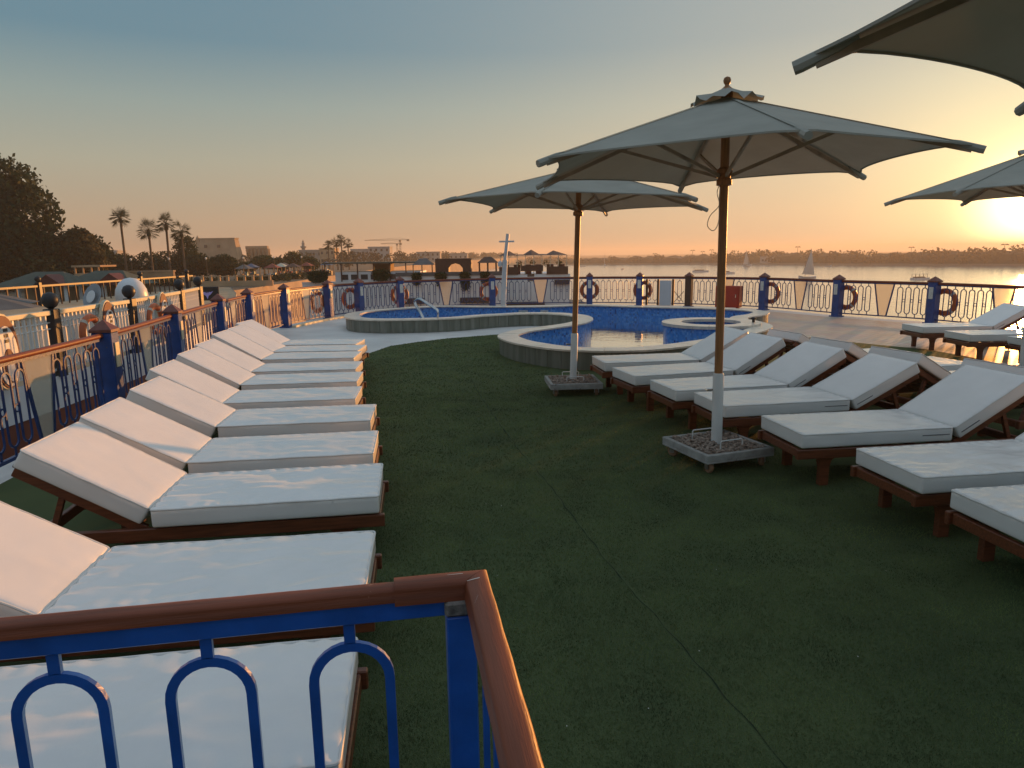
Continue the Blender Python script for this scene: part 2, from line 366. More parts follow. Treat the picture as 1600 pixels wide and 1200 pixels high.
# ------------------------------------------------------------------ mesh helpers
class MB:
    """collects boxes, tubes, sheets; build() links them as one mesh object"""
    def __init__(s): s.v = []; s.f = []
    def add(s, vs, fs):
        o = len(s.v); s.v += [tuple(p) for p in vs]; s.f += [tuple(i + o for i in f) for f in fs]; return s
    def box(s, x0, x1, y0, y1, z0, z1):
        return s.add([(x0, y0, z0), (x1, y0, z0), (x1, y1, z0), (x0, y1, z0), (x0, y0, z1), (x1, y0, z1), (x1, y1, z1), (x0, y1, z1)],
                     [(0, 3, 2, 1), (4, 5, 6, 7), (0, 1, 5, 4), (1, 2, 6, 5), (2, 3, 7, 6), (3, 0, 4, 7)])
    def bbox(s, x0, x1, y0, y1, z0, z1, c=0.006):
        """box with chamfered edges"""
        bm = bmesh.new(); bmesh.ops.create_cube(bm, size=1)
        for v in bm.verts: v.co = ((x0 + x1) / 2 + v.co.x * (x1 - x0), (y0 + y1) / 2 + v.co.y * (y1 - y0), (z0 + z1) / 2 + v.co.z * (z1 - z0))
        bmesh.ops.bevel(bm, geom=bm.edges[:], offset=c, segments=1, affect='EDGES', profile=0.5)
        bm.verts.index_update()
        s.add([v.co[:] for v in bm.verts], [[v.index for v in f.verts] for f in bm.faces]); bm.free(); return s
    def tube(s, pts, r, n=8, closed=False, caps=True, flat=None):
        """sweep a round (or flat=(w,h) rectangular) section along points"""
        P = [Vector(p) for p in pts]; k = len(P); rings = []
        up0 = Vector((0, 0, 1))
        for i in range(k):
            a = P[(i - 1) % k] if (closed or i > 0) else P[i]
            c = P[(i + 1) % k] if (closed or i < k - 1) else P[i]
            t = (c - a).normalized()
            u = up0.cross(t)
            if u.length < 0.05: u = Vector((1, 0, 0)) if abs(t.x) < 0.9 else Vector((0, 1, 0)); u = (u - t * u.dot(t))
            u.normalize(); w = t.cross(u)
            rr = r[i] if isinstance(r, (list, tuple)) else r
            if flat: ring = [P[i] + u * (sx * flat[0] / 2) + w * (sy * flat[1] / 2) for sx, sy in ((-1, -1), (1, -1), (1, 1), (-1, 1))]
            else: ring = [P[i] + (u * math.cos(2 * math.pi * j / n) + w * math.sin(2 * math.pi * j / n)) * rr for j in range(n)]
            rings.append(ring)
        m = len(rings[0]); vs = [p for r_ in rings for p in r_]; fs = []
        for i in range(k if closed else k - 1):
            i2 = (i + 1) % k
            for j in range(m): fs.append((i * m + j, i * m + (j + 1) % m, i2 * m + (j + 1) % m, i2 * m + j))
        if not closed and caps: fs.append(tuple(range(m))[::-1]); fs.append(tuple((k - 1) * m + j for j in range(m)))
        return s.add(vs, fs)
    def lathe(s, prof, cx=0, cy=0, n=14):
        vs = []; fs = []
        for (r, z) in prof:
            for j in range(n): vs.append((cx + r * math.cos(2 * math.pi * j / n), cy + r * math.sin(2 * math.pi * j / n), z))
        for i in range(len(prof) - 1):
            for j in range(n): fs.append((i * n + j, i * n + (j + 1) % n, (i + 1) * n + (j + 1) % n, (i + 1) * n + j))
        fs.append(tuple(range(n))[::-1]); fs.append(tuple((len(prof) - 1) * n + j for j in range(n)))
        return s.add(vs, fs)
    def prism(s, poly, z0, z1):
        n = len(poly)
        vs = [(x, y, z0) for x, y in poly] + [(x, y, z1) for x, y in poly]
        fs = [tuple(range(n))[::-1], tuple(range(n, 2 * n))] + [(i, (i + 1) % n, n + (i + 1) % n, n + i) for i in range(n)]
        return s.add(vs, fs)
    def xprism(s, poly, y0, y1):
        """profile in x,z extruded along y"""
        n = len(poly)
        vs = [(x, y0, z) for x, z in poly] + [(x, y1, z) for x, z in poly]
        fs = [tuple(range(n)), tuple(range(n, 2 * n))[::-1]] + [((i + 1) % n, i, n + i, n + (i + 1) % n) for i in range(n)]
        return s.add(vs, fs)
    def xf(s, M):
        s.v = [tuple(M @ Vector(p)) for p in s.v]; return s
    def mesh(s, name, mat, smooth=False):
        me = bpy.data.meshes.new(name); me.from_pydata(s.v, [], s.f); me.update()
        if mat: me.materials.append(MATS[mat])
        if smooth:
            for p in me.polygons: p.use_smooth = True
            try: me.set_sharp_from_angle(angle=R(40))
            except Exception: pass
        return me
    def build(s, name, mat, parent=None, smooth=False):
        return link(name, s.mesh(name, mat, smooth), parent)

def link(name, me, parent=None, loc=None, rotz=None):
    o = bpy.data.objects.new(name, me); COL.objects.link(o)
    if parent is not None: o.parent = parent
    if loc is not None: o.location = loc
    if rotz is not None: o.rotation_euler = (0, 0, rotz)
    return o
def tag(o, label=None, cat=None, group=None, kind=None):
    if label: o['label'] = label
    if cat: o['category'] = cat
    if group: o['group'] = group
    if kind: o['kind'] = kind
    return o
def thing(name, label, cat, loc=(0, 0, 0), rotz=0.0, group=None):
    o = bpy.data.objects.new(name, None); COL.objects.link(o); o.empty_display_size = 0.1
    o.location = loc; o.rotation_euler = (0, 0, rotz)
    return tag(o, label, cat, group)
def dup(root, loc, rotz, label, group=None):
    r = root.copy(); COL.objects.link(r); r.location = loc; r.rotation_euler = (0, 0, rotz); r['label'] = label
    if group: r['group'] = group
    for ch in root.children:
        c = ch.copy(); COL.objects.link(c); c.parent = r
        for g in ch.children:
            d = g.copy(); COL.objects.link(d); d.parent = c
    return r
ORD = ['first', 'second', 'third', 'fourth', 'fifth', 'sixth', 'seventh', 'eighth', 'ninth', 'tenth', 'eleventh', 'twelfth']
def catmull(pts, per=6, closed=False):
    P = [Vector((*p, 0)) if len(p) == 2 else Vector(p) for p in pts]; n = len(P); out = []
    rng = range(n) if closed else range(n - 1)
    for i in rng:
        g = (lambda k: P[k % n]) if closed else (lambda k: P[max(0, min(n - 1, k))])
        p0, p1, p2, p3 = g(i - 1), g(i), g(i + 1), g(i + 2)
        for j in range(per):
            t = j / per
            out.append(0.5 * ((2 * p1) + (p2 - p0) * t + (2 * p0 - 5 * p1 + 4 * p2 - p3) * t * t + (3 * p1 - p0 - 3 * p2 + p3) * t ** 3))
    if not closed: out.append(P[-1])
    return out
def resample(pts, step, closed=False):
    P = list(pts) + ([pts[0]] if closed else [])
    d = [0]
    for a, b_ in zip(P, P[1:]): d.append(d[-1] + (b_ - a).length)
    n = max(2, round(d[-1] / step)); out = []
    k = 0
    for i in range(n if closed else n + 1):
        t = d[-1] * i / n
        while k < len(d) - 2 and d[k + 1] < t: k += 1
        f = (t - d[k]) / max(1e-9, d[k + 1] - d[k]); out.append(P[k].lerp(P[k + 1], f))
    return out
def sheet(name, loops, z, mat):
    """flat ground sheet with holes"""
    bm = bmesh.new(); ed = []
    for lp in loops:
        vv = [bm.verts.new((p[0], p[1], z)) for p in lp]
        ed += [bm.edges.new((vv[i], vv[(i + 1) % len(vv)])) for i in range(len(vv))]
    bmesh.ops.triangle_fill(bm, use_beauty=True, edges=ed, normal=(0, 0, 1))
    for f in bm.faces:
        if f.normal.z < 0: f.normal_flip()
    me = bpy.data.meshes.new(name); bm.to_mesh(me); bm.free(); me.materials.append(MATS[mat])
    return link(name, me)
def inside(pt, poly):
    x, y = pt; c = False; n = len(poly); j = n - 1
    for i in range(n):
        xi, yi = poly[i][0], poly[i][1]; xj, yj = poly[j][0], poly[j][1]
        if (yi > y) != (yj > y) and x < (xj - xi) * (y - yi) / (yj - yi) + xi: c = not c
        j = i
    return c
def offset_loop(P, d):
    """offset a closed loop to its left-hand side by d"""
    n = len(P); out = []
    for i in range(n):
        t = (P[(i + 1) % n] - P[i - 1]).normalized()
        out.append(P[i] + Vector((-t.y, t.x, 0)) * d)
    return out

# ------------------------------------------------------------------ river, own ship's deck, turf, paving
WZ = -9.7
o = MB().add([(-3000, -400, WZ), (3000, -400, WZ), (3000, 4200, WZ), (-3000, 4200, WZ)], [(0, 1, 2, 3)]).build('river', 'river_water')
tag(o, kind='structure')

POSTS = [(-4.1, 2.2), (-4.3, 5.0), (-4.6, 7.8), (-5.08, 10.4), (-5.6, 13.3), (-5.9, 15.6), (-5.85, 18.0), (-5.35, 20.4), (-4.7, 21.6), (-3.65, 23.0), (-0.65, 24.3),
         (2.75, 24.3), (4.4, 23.75), (5.9, 23.05), (7.77, 21.35), (8.9, 18.9), (10.2, 16.75), (11.2, 13.6), (11.5, 10.6)]
OUT = [Vector(p + (0,)) for p in [(-2.45, 16.25)]][:0]
POOL = [(-4.25, 17.7), (-3.9, 16.75), (-3.2, 16.3), (-2.4, 16.25), (-1.35, 16.48), (-0.66, 17.0), (0.11, 17.42), (0.80, 17.42), (1.25, 17.1), (1.5, 16.55), (1.5, 15.75), (1.25, 15.0),
        (0.68, 14.28), (0.08, 13.62), (-0.24, 12.8), (-0.07, 11.95), (0.25, 11.35), (0.67, 10.85), (1.1, 10.62), (1.68, 10.5), (2.3, 10.65), (3.1, 11.15), (3.9, 11.9),
        (4.6, 12.75), (5.15, 13.6), (5.3, 14.4), (5.2, 15.1), (5.4, 15.7), (5.9, 16.2), (6.33, 17.0), (6.1, 17.9), (5.21, 18.7), (4.3, 19.15), (3.5, 19.6), (2.7, 20.15),
        (1.9, 20.4), (0.94, 20.1), (-0.71, 20.3), (-2.06, 20.7), (-3.0, 20.25), (-3.9, 19.4), (-4.3, 18.5)]
POOL_OUT = resample(catmull(POOL, 6, True), 0.14, True)
POOL_IN = offset_loop(POOL_OUT, 0.36)
POOL_MID = offset_loop(POOL_OUT, 0.15)

rail_curve = catmull(POSTS, 8)
edge = [p.copy() for p in rail_curve]
deck_out = []
for i, p in enumerate(edge):
    t = (edge[min(i + 1, len(edge) - 1)] - edge[max(i - 1, 0)]).normalized()
    deck_out.append(p + Vector((-t.y, t.x, 0)) * 0.28)
deck_out = [Vector((-4.35, -8, 0))] + deck_out + [Vector((11.8, -8, 0))]
tag(sheet('deck', [deck_out, POOL_MID], 0.0, 'deck_paint'), kind='structure')
hull = MB()
n = len(deck_out)
hull.add([(p.x, p.y, -0.004) for p in deck_out] + [(p.x, p.y, WZ - 0.3) for p in deck_out], [(i, i + 1, n + i + 1, n + i) for i in range(n - 1)])
tag(hull.build('ship_hull', 'hull_white'), 'white hull side of the ship carrying the pool deck', 'ship hull')

TURF = [(-4.15, -7.8), (-4.15, 4.9), (-4.45, 7.8), (-4.6, 10.4), (-3.9, 12.0), (-2.69, 12.83), (-2.45, 13.9), (-2.01, 14.47), (-1.39, 15.07), (-0.28, 15.7), (0.7, 15.9), (1.36, 15.7)]
turf_pool = [p for p in POOL_MID]
# follow the pool wall from the notch round the front to the far right corner
i0 = min(range(len(turf_pool)), key=lambda i: (turf_pool[i] - Vector((1.6, 15.7, 0))).length)
i1 = min(range(len(turf_pool)), key=lambda i: (turf_pool[i] - Vector((5.15, 14.6, 0))).length)
TURF = TURF + [(p.x, p.y) for p in turf_pool[i0:i1 + 1:2]] + [(5.75, 14.75), (6.27, 14.29), (6.76, 13.4), (7.1, 12.9), (7.5, 12.4), (7.65, 11.5), (7.65, -7.8)]
tag(sheet('artificial_turf', [[Vector((*p, 0)) for p in TURF]], 0.006, 'turf'), kind='structure')
TILE = [(5.75, 14.75), (6.27, 14.29), (6.76, 13.4), (7.1, 12.9), (7.5, 12.4), (7.65, 11.5), (7.65, -7.8), (11.4, -7.8), (11.25, 10.6), (10.95, 13.5), (9.98, 16.62), (8.7, 18.75), (7.55, 21.1), (6.6, 21.9)]
ip = [p for p in POOL_MID]
j0 = min(range(len(ip)), key=lambda i: (ip[i] - Vector((5.4, 18.6, 0))).length)
j1 = min(range(len(ip)), key=lambda i: (ip[i] - Vector((5.2, 15.0, 0))).length)
TILE = TILE + [(p.x, p.y) for p in ip[j1:j0 + 1:2][::-1]]
tag(sheet('stone_paving', [[Vector((*p, 0)) for p in TILE]], 0.004, 'deck_tile'), kind='structure')

# pile of the artificial turf: short blades, thinner on the ground with distance, none along the carpet seams
SEAMS = [[(-0.62, 10.2), (-0.41, 8.72), (0.0, 6.5), (0.25, 5.35), (0.55, 3.81), (0.79, 2.82), (0.92, 2.25), (1.1, 1.2)], [(-1.83, 14.67), (-1.34, 13.13), (-0.92, 12.41), (-0.2, 12.57)]]
def seam_dist(X, Y):
    d = np.full(X.shape, 9.0)
    for s_ in SEAMS:
        for (ax, ay), (bx, by) in zip(s_, s_[1:]):
            t = np.clip(((X - ax) * (bx - ax) + (Y - ay) * (by - ay)) / ((bx - ax) ** 2 + (by - ay) ** 2), 0, 1)
            d = np.minimum(d, np.hypot(X - ax - t * (bx - ax), Y - ay - t * (by - ay)))
    return d
rng = np.random.default_rng(3)
XS, YS, HS, WS = [], [], [], []
for (ya, yb, xa, xb, dens, hgt, wid) in ((0.9, 2.2, -0.75, 2.3, 26000, 0.011, 0.0026), (2.2, 3.6, -1.2, 3.0, 15000, 0.012, 0.0034), (3.6, 5.6, -1.6, 3.2, 7500, 0.012, 0.005), (5.6, 9.0, -2.3, 2.4, 2600, 0.013, 0.009), (9.0, 15.6, -2.7, 0.6, 900, 0.014, 0.016)):
    k = int((yb - ya) * (xb - xa) * dens)
    X = rng.uniform(xa, xb, k); Y = rng.uniform(ya, yb, k)
    XS.append(X); YS.append(Y); HS.append(np.full(k, hgt)); WS.append(np.full(k, wid))
X = np.concatenate(XS); Y = np.concatenate(YS); H = np.concatenate(HS); W = np.concatenate(WS)
wob = 0.003 * np.sin(Y * 23)
keep = seam_dist(X + wob, Y) > 0.004 + 0.012 * rng.random(X.size)
# inside the turf outline, away from the pool wall
tp = np.array(TURF); c_in = np.zeros(X.size, bool)
j = len(tp) - 1
for i in range(len(tp)):
    xi, yi = tp[i]; xj, yj = tp[j]
    if yi != yj:
        c_in ^= ((yi > Y) != (yj > Y)) & (X < (xj - xi) * (Y - yi) / (yj - yi) + xi)
    j = i
keep &= c_in
X, Y, H, W = X[keep], Y[keep], H[keep], W[keep]
k = X.size
a = rng.uniform(0, 2 * np.pi, k); lean = rng.uniform(0.2, 1.1, k); H = H * rng.uniform(0.6, 1.25, k)
la = rng.uniform(0, 2 * np.pi, k)
V = np.zeros((k, 3, 3), np.float32)
V[:, 0] = np.stack([X - np.cos(a) * W / 2, Y - np.sin(a) * W / 2, np.full(k, 0.006)], 1)
V[:, 1] = np.stack([X + np.cos(a) * W / 2, Y + np.sin(a) * W / 2, np.full(k, 0.006)], 1)
V[:, 2] = np.stack([X + np.cos(la) * lean * H, Y + np.sin(la) * lean * H, 0.006 + H], 1)
me = bpy.data.meshes.new('grass_pile')
me.vertices.add(k * 3); me.vertices.foreach_set('co', V.ravel())
me.loops.add(k * 3); me.loops.foreach_set('vertex_index', np.arange(k * 3, dtype=np.int32))
me.polygons.add(k); me.polygons.foreach_set('loop_start', np.arange(0, k * 3, 3, dtype=np.int32))
me.update(calc_edges=True); me.validate(); me.materials.append(MATS['turf_blade'])
tag(link('grass_pile', me), 'short dark green pile of the artificial turf', 'turf pile', kind='stuff')
for s_ in SEAMS:
    ln = resample(catmull(s_, 8), .03); sm = MB(); vs = []
    for i, p in enumerate(ln):
        t = (ln[min(i + 1, len(ln) - 1)] - ln[max(i - 1, 0)]).normalized(); u = Vector((-t.y, t.x, 0)); w_ = max(.0004, .0032 + .0045 * noise.noise(Vector((p.x * 9, p.y * 9, 1)))); j_ = .010 * math.sin(p.y * 23) * .3 + .012 * noise.noise(Vector((p.x * 5, p.y * 5, 4)))
        c_ = p - Vector((j_, 0, 0)); vs += [(c_ + u * w_ + Vector((0, 0, .009)))[:], (c_ - u * w_ + Vector((0, 0, .009)))[:]]
    sm.add(vs, [(2 * i, 2 * i + 1, 2 * i + 3, 2 * i + 2) for i in range(len(ln) - 1)])
    tag(sm.build('turf_seam', 'seam_dark'), kind='structure')
lit = MB()
for i in range(26):
    x, y = random.uniform(-0.3, 2.2), random.uniform(1.3, 6.5); s_ = random.uniform(0.002, 0.005); a_ = random.uniform(0, 3)
    lit.add([(x + math.cos(a_ + q) * s_ * (1 if q_ % 2 else .6), y + math.sin(a_ + q) * s_, 0.017 + random.uniform(0, .003)) for q_, q in enumerate((0, 1.7, 3.0, 4.6))], [(0, 1, 2, 3)])
tag(lit.build('litter', 'litter'), 'tiny pale scraps scattered on the green turf', 'litter', kind='stuff')

# ------------------------------------------------------------------ swimming pool
pool = thing('swimming_pool', 'curved blue mosaic swimming pool with pale stone coping and green grey tiled wall', 'pool', (1, 16, 0))
PO = Vector((1, 16, 0))
def rel(p, z): return (p.x - PO.x, p.y - PO.y, z)
n = len(POOL_OUT)
core = MB()
W0 = offset_loop(POOL_OUT, 0.06); W1 = offset_loop(POOL_OUT, 0.32)
core.add([rel(p, -0.3) for p in W0] + [rel(p, 0.290) for p in W0] + [rel(p, 0.290) for p in W1],
         [(i, (i + 1) % n, n + (i + 1) % n, n + i) for i in range(n)] + [(n + i, n + (i + 1) % n, 2 * n + (i + 1) % n, 2 * n + i) for i in range(n)])
core.build('wall_core', 'concrete', pool)
lining = MB()
lining.add([rel(p, 0.290) for p in W1] + [rel(p, -1.25) for p in W1], [(n + i, n + (i + 1) % n, (i + 1) % n, i) for i in range(n)])
lining.build('mosaic_lining', 'mosaic', pool)
fl = sheet('pool_floor', [[Vector((p.x - PO.x, p.y - PO.y, 0)) for p in W1]], -1.25, 'mosaic'); fl.parent = pool
wt = sheet('pool_water', [[Vector((p.x - PO.x, p.y - PO.y, 0)) for p in W1]], -0.05, 'pool_water'); wt.parent = pool
# coping stones and wall tiles, one object each
CS = resample(POOL_OUT, 0.46, True); m_ = len(CS)
fine_out = POOL_OUT
def stretch_piece(k0, k1, d0, d1, z0, z1, name, mat, gap=0.004, jz=0.0):
    """a piece that follows the pool outline between two outline indices"""
    idx = list(range(k0, k1 + 1))
    A = [offset_loop_pt(i, d0) for i in idx]; B = [offset_loop_pt(i, d1) for i in idx]
    t0 = (A[1] - A[0]).normalized() * gap; t1 = (A[-1] - A[-2]).normalized() * gap
    A[0] += t0; B[0] += t0; A[-1] -= t1; B[-1] -= t1
    k = len(idx); vs = []
    for p in A: vs.append(rel(p, z0 + jz))
    for p in B: vs.append(rel(p, z0 + jz))
    for p in A: vs.append(rel(p, z1 + jz))
    for p in B: vs.append(rel(p, z1 + jz))
    fs = []
    for i in range(k - 1):
        fs += [(2 * k + i, 2 * k + i + 1, 3 * k + i + 1, 3 * k + i), (i, k + i, k + i + 1, i + 1), (i, i + 1, 2 * k + i + 1, 2 * k + i), (k + i + 1, k + i, 3 * k + i, 3 * k + i + 1)]
    fs += [(0, 2 * k, 3 * k, k), (k - 1, 2 * k - 1, 4 * k - 1, 3 * k - 1)]
    MB().add(vs, fs).build(name, mat, pool)
def offset_loop_pt(i, d):
    P = POOL_OUT; n_ = len(P)
    t = (P[(i + 1) % n_] - P[(i - 1) % n_]).normalized()
    return P[i % n_] + Vector((-t.y, t.x, 0)) * d
k = 0
while k < n:
    st = 3 if n - k > 4 else n - k
    stretch_piece(k, k + st, -0.015, 0.37, 0.293, 0.322, 'coping_stone', 'coping_stone', 0.003, random.uniform(-0.002, 0.002))
    k += st
k = 0
while k < n:
    st = 2 if n - k != 3 else 3
    stretch_piece(k, min(n, k + st), 0.02, 0.058, 0.006, 0.290, 'wall_tile', 'wall_tile', 0.004)
    k += st
# depth plates on the far inner wall
for (x, y, w_, col) in ((0.35, 19.80, 0.26, 'teal_paint'), (0.95, 19.73, 0.22, 'red_box')):
    p = MB().box(x - w_ / 2 - PO.x, x + w_ / 2 - PO.x, y - 0.03 - PO.y, y - PO.y, 0.03, 0.22).build('depth_plate', 'label_plate', pool)
    MB().add([(x - PO.x + q[0], y - 0.033 - PO.y, 0.125 + q[1]) for q in ((-.06, -.04), (.06, -.04), (.03, 0), (.06, .05), (-.05, .05), (-.02, 0))], [(0, 1, 2, 3, 4, 5)]).build('symbol', col, p)

jac = thing('whirlpool_tub', 'round raised whirlpool tub with blue mosaic wall standing in the pool', 'tub', (4.15, 14.35, 0))
NJ = 40
ring = [(math.cos(2 * math.pi * i / NJ), math.sin(2 * math.pi * i / NJ)) for i in range(NJ)]
b_ = MB().add([(x * .96, y * .96, -1.25) for x, y in ring] + [(x * .96, y * .96, .30) for x, y in ring] + [(x * .66, y * .66, .30) for x, y in ring] + [(x * .66, y * .66, 0.02) for x, y in ring],
              [(r_ * NJ + i, r_ * NJ + (i + 1) % NJ, (r_ + 1) * NJ + (i + 1) % NJ, (r_ + 1) * NJ + i) for r_ in range(3) for i in range(NJ)] + [tuple(range(3 * NJ, 4 * NJ))])
b_.build('tub_wall', 'mosaic', jac, True)
for i in range(0, NJ, 2):
    a0, a1 = 2 * math.pi * i / NJ + .004, 2 * math.pi * (i + 2) / NJ - .004
    am = (a0 + a1) / 2
    poly = [(r_ * math.cos(q), r_ * math.sin(q)) for r_, q in ((1.0, a0), (1.0, am), (1.0, a1), (.6, a1), (.6, am), (.6, a0))]
    MB().prism(poly, .303, .362).build('coping_stone', 'coping_stone', jac)
sheet('tub_water', [[Vector((x * .655, y * .655, 0)) for x, y in ring]], .2, 'pool_water').parent = jac
MB().lathe([(.03, .362), (.03, .42), (.05, .43), (.05, .46), (.02, .47)], .8, -.25, 8).build('valve', 'dark_metal', jac)

lad = thing('pool_handrail', 'bent chrome grab rails of the pool steps on the coping', 'pool rail', (-1.75, 16.5, 0.32))
for dx, dy in ((0, 0), (-0.02, 0.3)):
    pts = catmull([(dx, dy, 0.0), (dx, dy, .16), (dx - .08, dy + .10, .22), (dx - .36, dy + .44, .36), (dx - .52, dy + .64, .42), (dx - .64, dy + .76, .37), (dx - .63, dy + .75, .27), (dx - .5, dy + .62, .08), (dx - .3, dy + .45, -.3)], 5)
    MB().tube(pts, .019, 8).build('chrome_tube', 'steel', lad, True)

# ------------------------------------------------------------------ railings
LOOP_W, SP = 0.066, 0.205
def stadium(hw, z0, z1, k=8):
    pts = []
    for j in range(k + 1):
        a = math.pi * j / k; pts.append((hw * math.cos(a), 0, z1 - hw + hw * math.sin(a)))
    for j in range(k + 1):
        a = math.pi + math.pi * j / k; pts.append((hw * math.cos(a), 0, z0 + hw + hw * math.sin(a)))
    return pts
lm = MB()
def flatloop(mb, pts, w, t):
    """closed bent flat bar in the x,z plane; w = width in the plane, t = thickness across it"""
    k = len(pts); vs = []
    for i in range(k):
        a, c = Vector(pts[i - 1]), Vector(pts[(i + 1) % k]); tg = (c - a).normalized(); nn = Vector((tg.z, 0, -tg.x))
        p = Vector(pts[i])
        vs += [p + nn * w / 2 + Vector((0, -t / 2, 0)), p + nn * w / 2 + Vector((0, t / 2, 0)), p - nn * w / 2 + Vector((0, t / 2, 0)), p - nn * w / 2 + Vector((0, -t / 2, 0))]
    fs = [(i * 4 + j, i * 4 + (j + 1) % 4, ((i + 1) % k) * 4 + (j + 1) % 4, ((i + 1) % k) * 4 + j) for i in range(k) for j in range(4)]
    mb.add(vs, fs)
flatloop(lm, stadium(LOOP_W, .19, .85), .018, .014)
lm.box(-.009, .009, -.006, .006, .855, .92).box(-.009, .009, -.006, .006, .115, .185)
LOOP_ME = lm.mesh('loop', 'navy_paint')
rm = MB(); flatloop(rm, [(.034 * math.cos(2 * math.pi * j / 12), 0, .52 + .034 * math.sin(2 * math.pi * j / 12)) for j in range(12)], .013, .012)
RING_ME = rm.mesh('ring', 'navy_paint')
POST_ME = MB().bbox(-.105, .105, -.105, .105, 0.0, 1.0, .012).mesh('post_body', 'post_blue')
CAP_ME = MB().add([(-.118, -.118, 1.0), (.118, -.118, 1.0), (.118, .118, 1.0), (-.118, .118, 1.0), (-.118, -.118, 1.03), (.118, -.118, 1.03), (.118, .118, 1.03), (-.118, .118, 1.03), (0, 0, 1.14)],
                  [(3, 2, 1, 0), (0, 1, 5, 4), (1, 2, 6, 5), (2, 3, 7, 6), (3, 0, 4, 7), (4, 5, 8), (5, 6, 8), (6, 7, 8), (7, 4, 8)]).mesh('post_cap', 'cap_wood')
BASE_ME = MB().bbox(-.14, .14, -.14, .14, 0.0, .03, .006).mesh('foot_plate', 'post_blue')
LABELS_P = {}
def bay_label(i):
    if i < 7: return 'blue looped railing bay with brown handrail, %s from the left edge of the picture' % ORD[i - 1]
    return {7: 'short blue railing bay with life ring, just before the curved pool end', 8: 'blue railing bay behind the chrome pool steps, without frosted panel',
            9: 'blue railing bay with frosted panel, left of the white mast', 10: 'blue railing bay with frosted panel, right of the white mast',
            11: 'blue railing bay without panel, behind the far pool wall', 12: 'gated railing bay with grey board and brown stiles behind the pool',
            13: 'railing bay behind the red cabinet', 14: 'sunlit railing bay with frosted panel, first after the red cabinet', 15: 'sunlit railing bay with frosted panel, second after the red cabinet',
            16: 'sunlit railing bay behind the loungers at the right edge', 17: 'railing bay continuing past the right edge'}[i]
NOPANEL = {7, 8, 11, 12}
NP = len(POSTS)
PV = [Vector((*p, 0)) for p in POSTS]
for i in range(NP):
    t = (PV[min(i + 1, NP - 1)] - PV[max(i - 1, 0)]).normalized()
    ang = math.atan2(t.y, t.x)
    if i in (0, 17, 18): continue
    if i == 1: lab = 'blue railing post just outside the left edge of the picture'
    elif i < 8: lab = 'blue square railing post with brown cap, %s from the left edge of the picture' % ORD[i - 2]
    else: lab = {8: 'blue railing post where the left side starts to curve round the pool', 9: 'blue railing post with life ring behind the chrome pool steps', 10: 'blue railing post with life ring beside the white mast',
                 11: 'blue railing post with life ring right of the moored boats', 12: 'blue railing post at the left of the gate', 13: 'brown gate post between gate and red cabinet',
                 14: 'blue railing post with life ring right of the red cabinet', 15: 'blue railing post, second right of the red cabinet', 16: 'blue railing post beside the loungers at right',
                 17: 'railing post past the right edge behind the loungers', 18: 'last railing post of the right side'}[i]
    p = thing('railing_post', lab, 'railing post', PV[i], ang, 'railing posts round the deck')
    if i == 13:
        MB().bbox(-.105, .105, -.105, .105, 0.0, 1.0, .012).build('post_body', 'dark_brown', p)
    else: link('post_body', POST_ME, p)
    link('post_cap', CAP_ME, p); link('foot_plate', BASE_ME, p)
    if 1 <= i < 17 and i != 13:
        pl = MB().bbox(-.055, .055, -.121, -.107, .60, .88, .004).build('notice_plate', 'label_plate' if i > 7 else 'cream_plate', p)

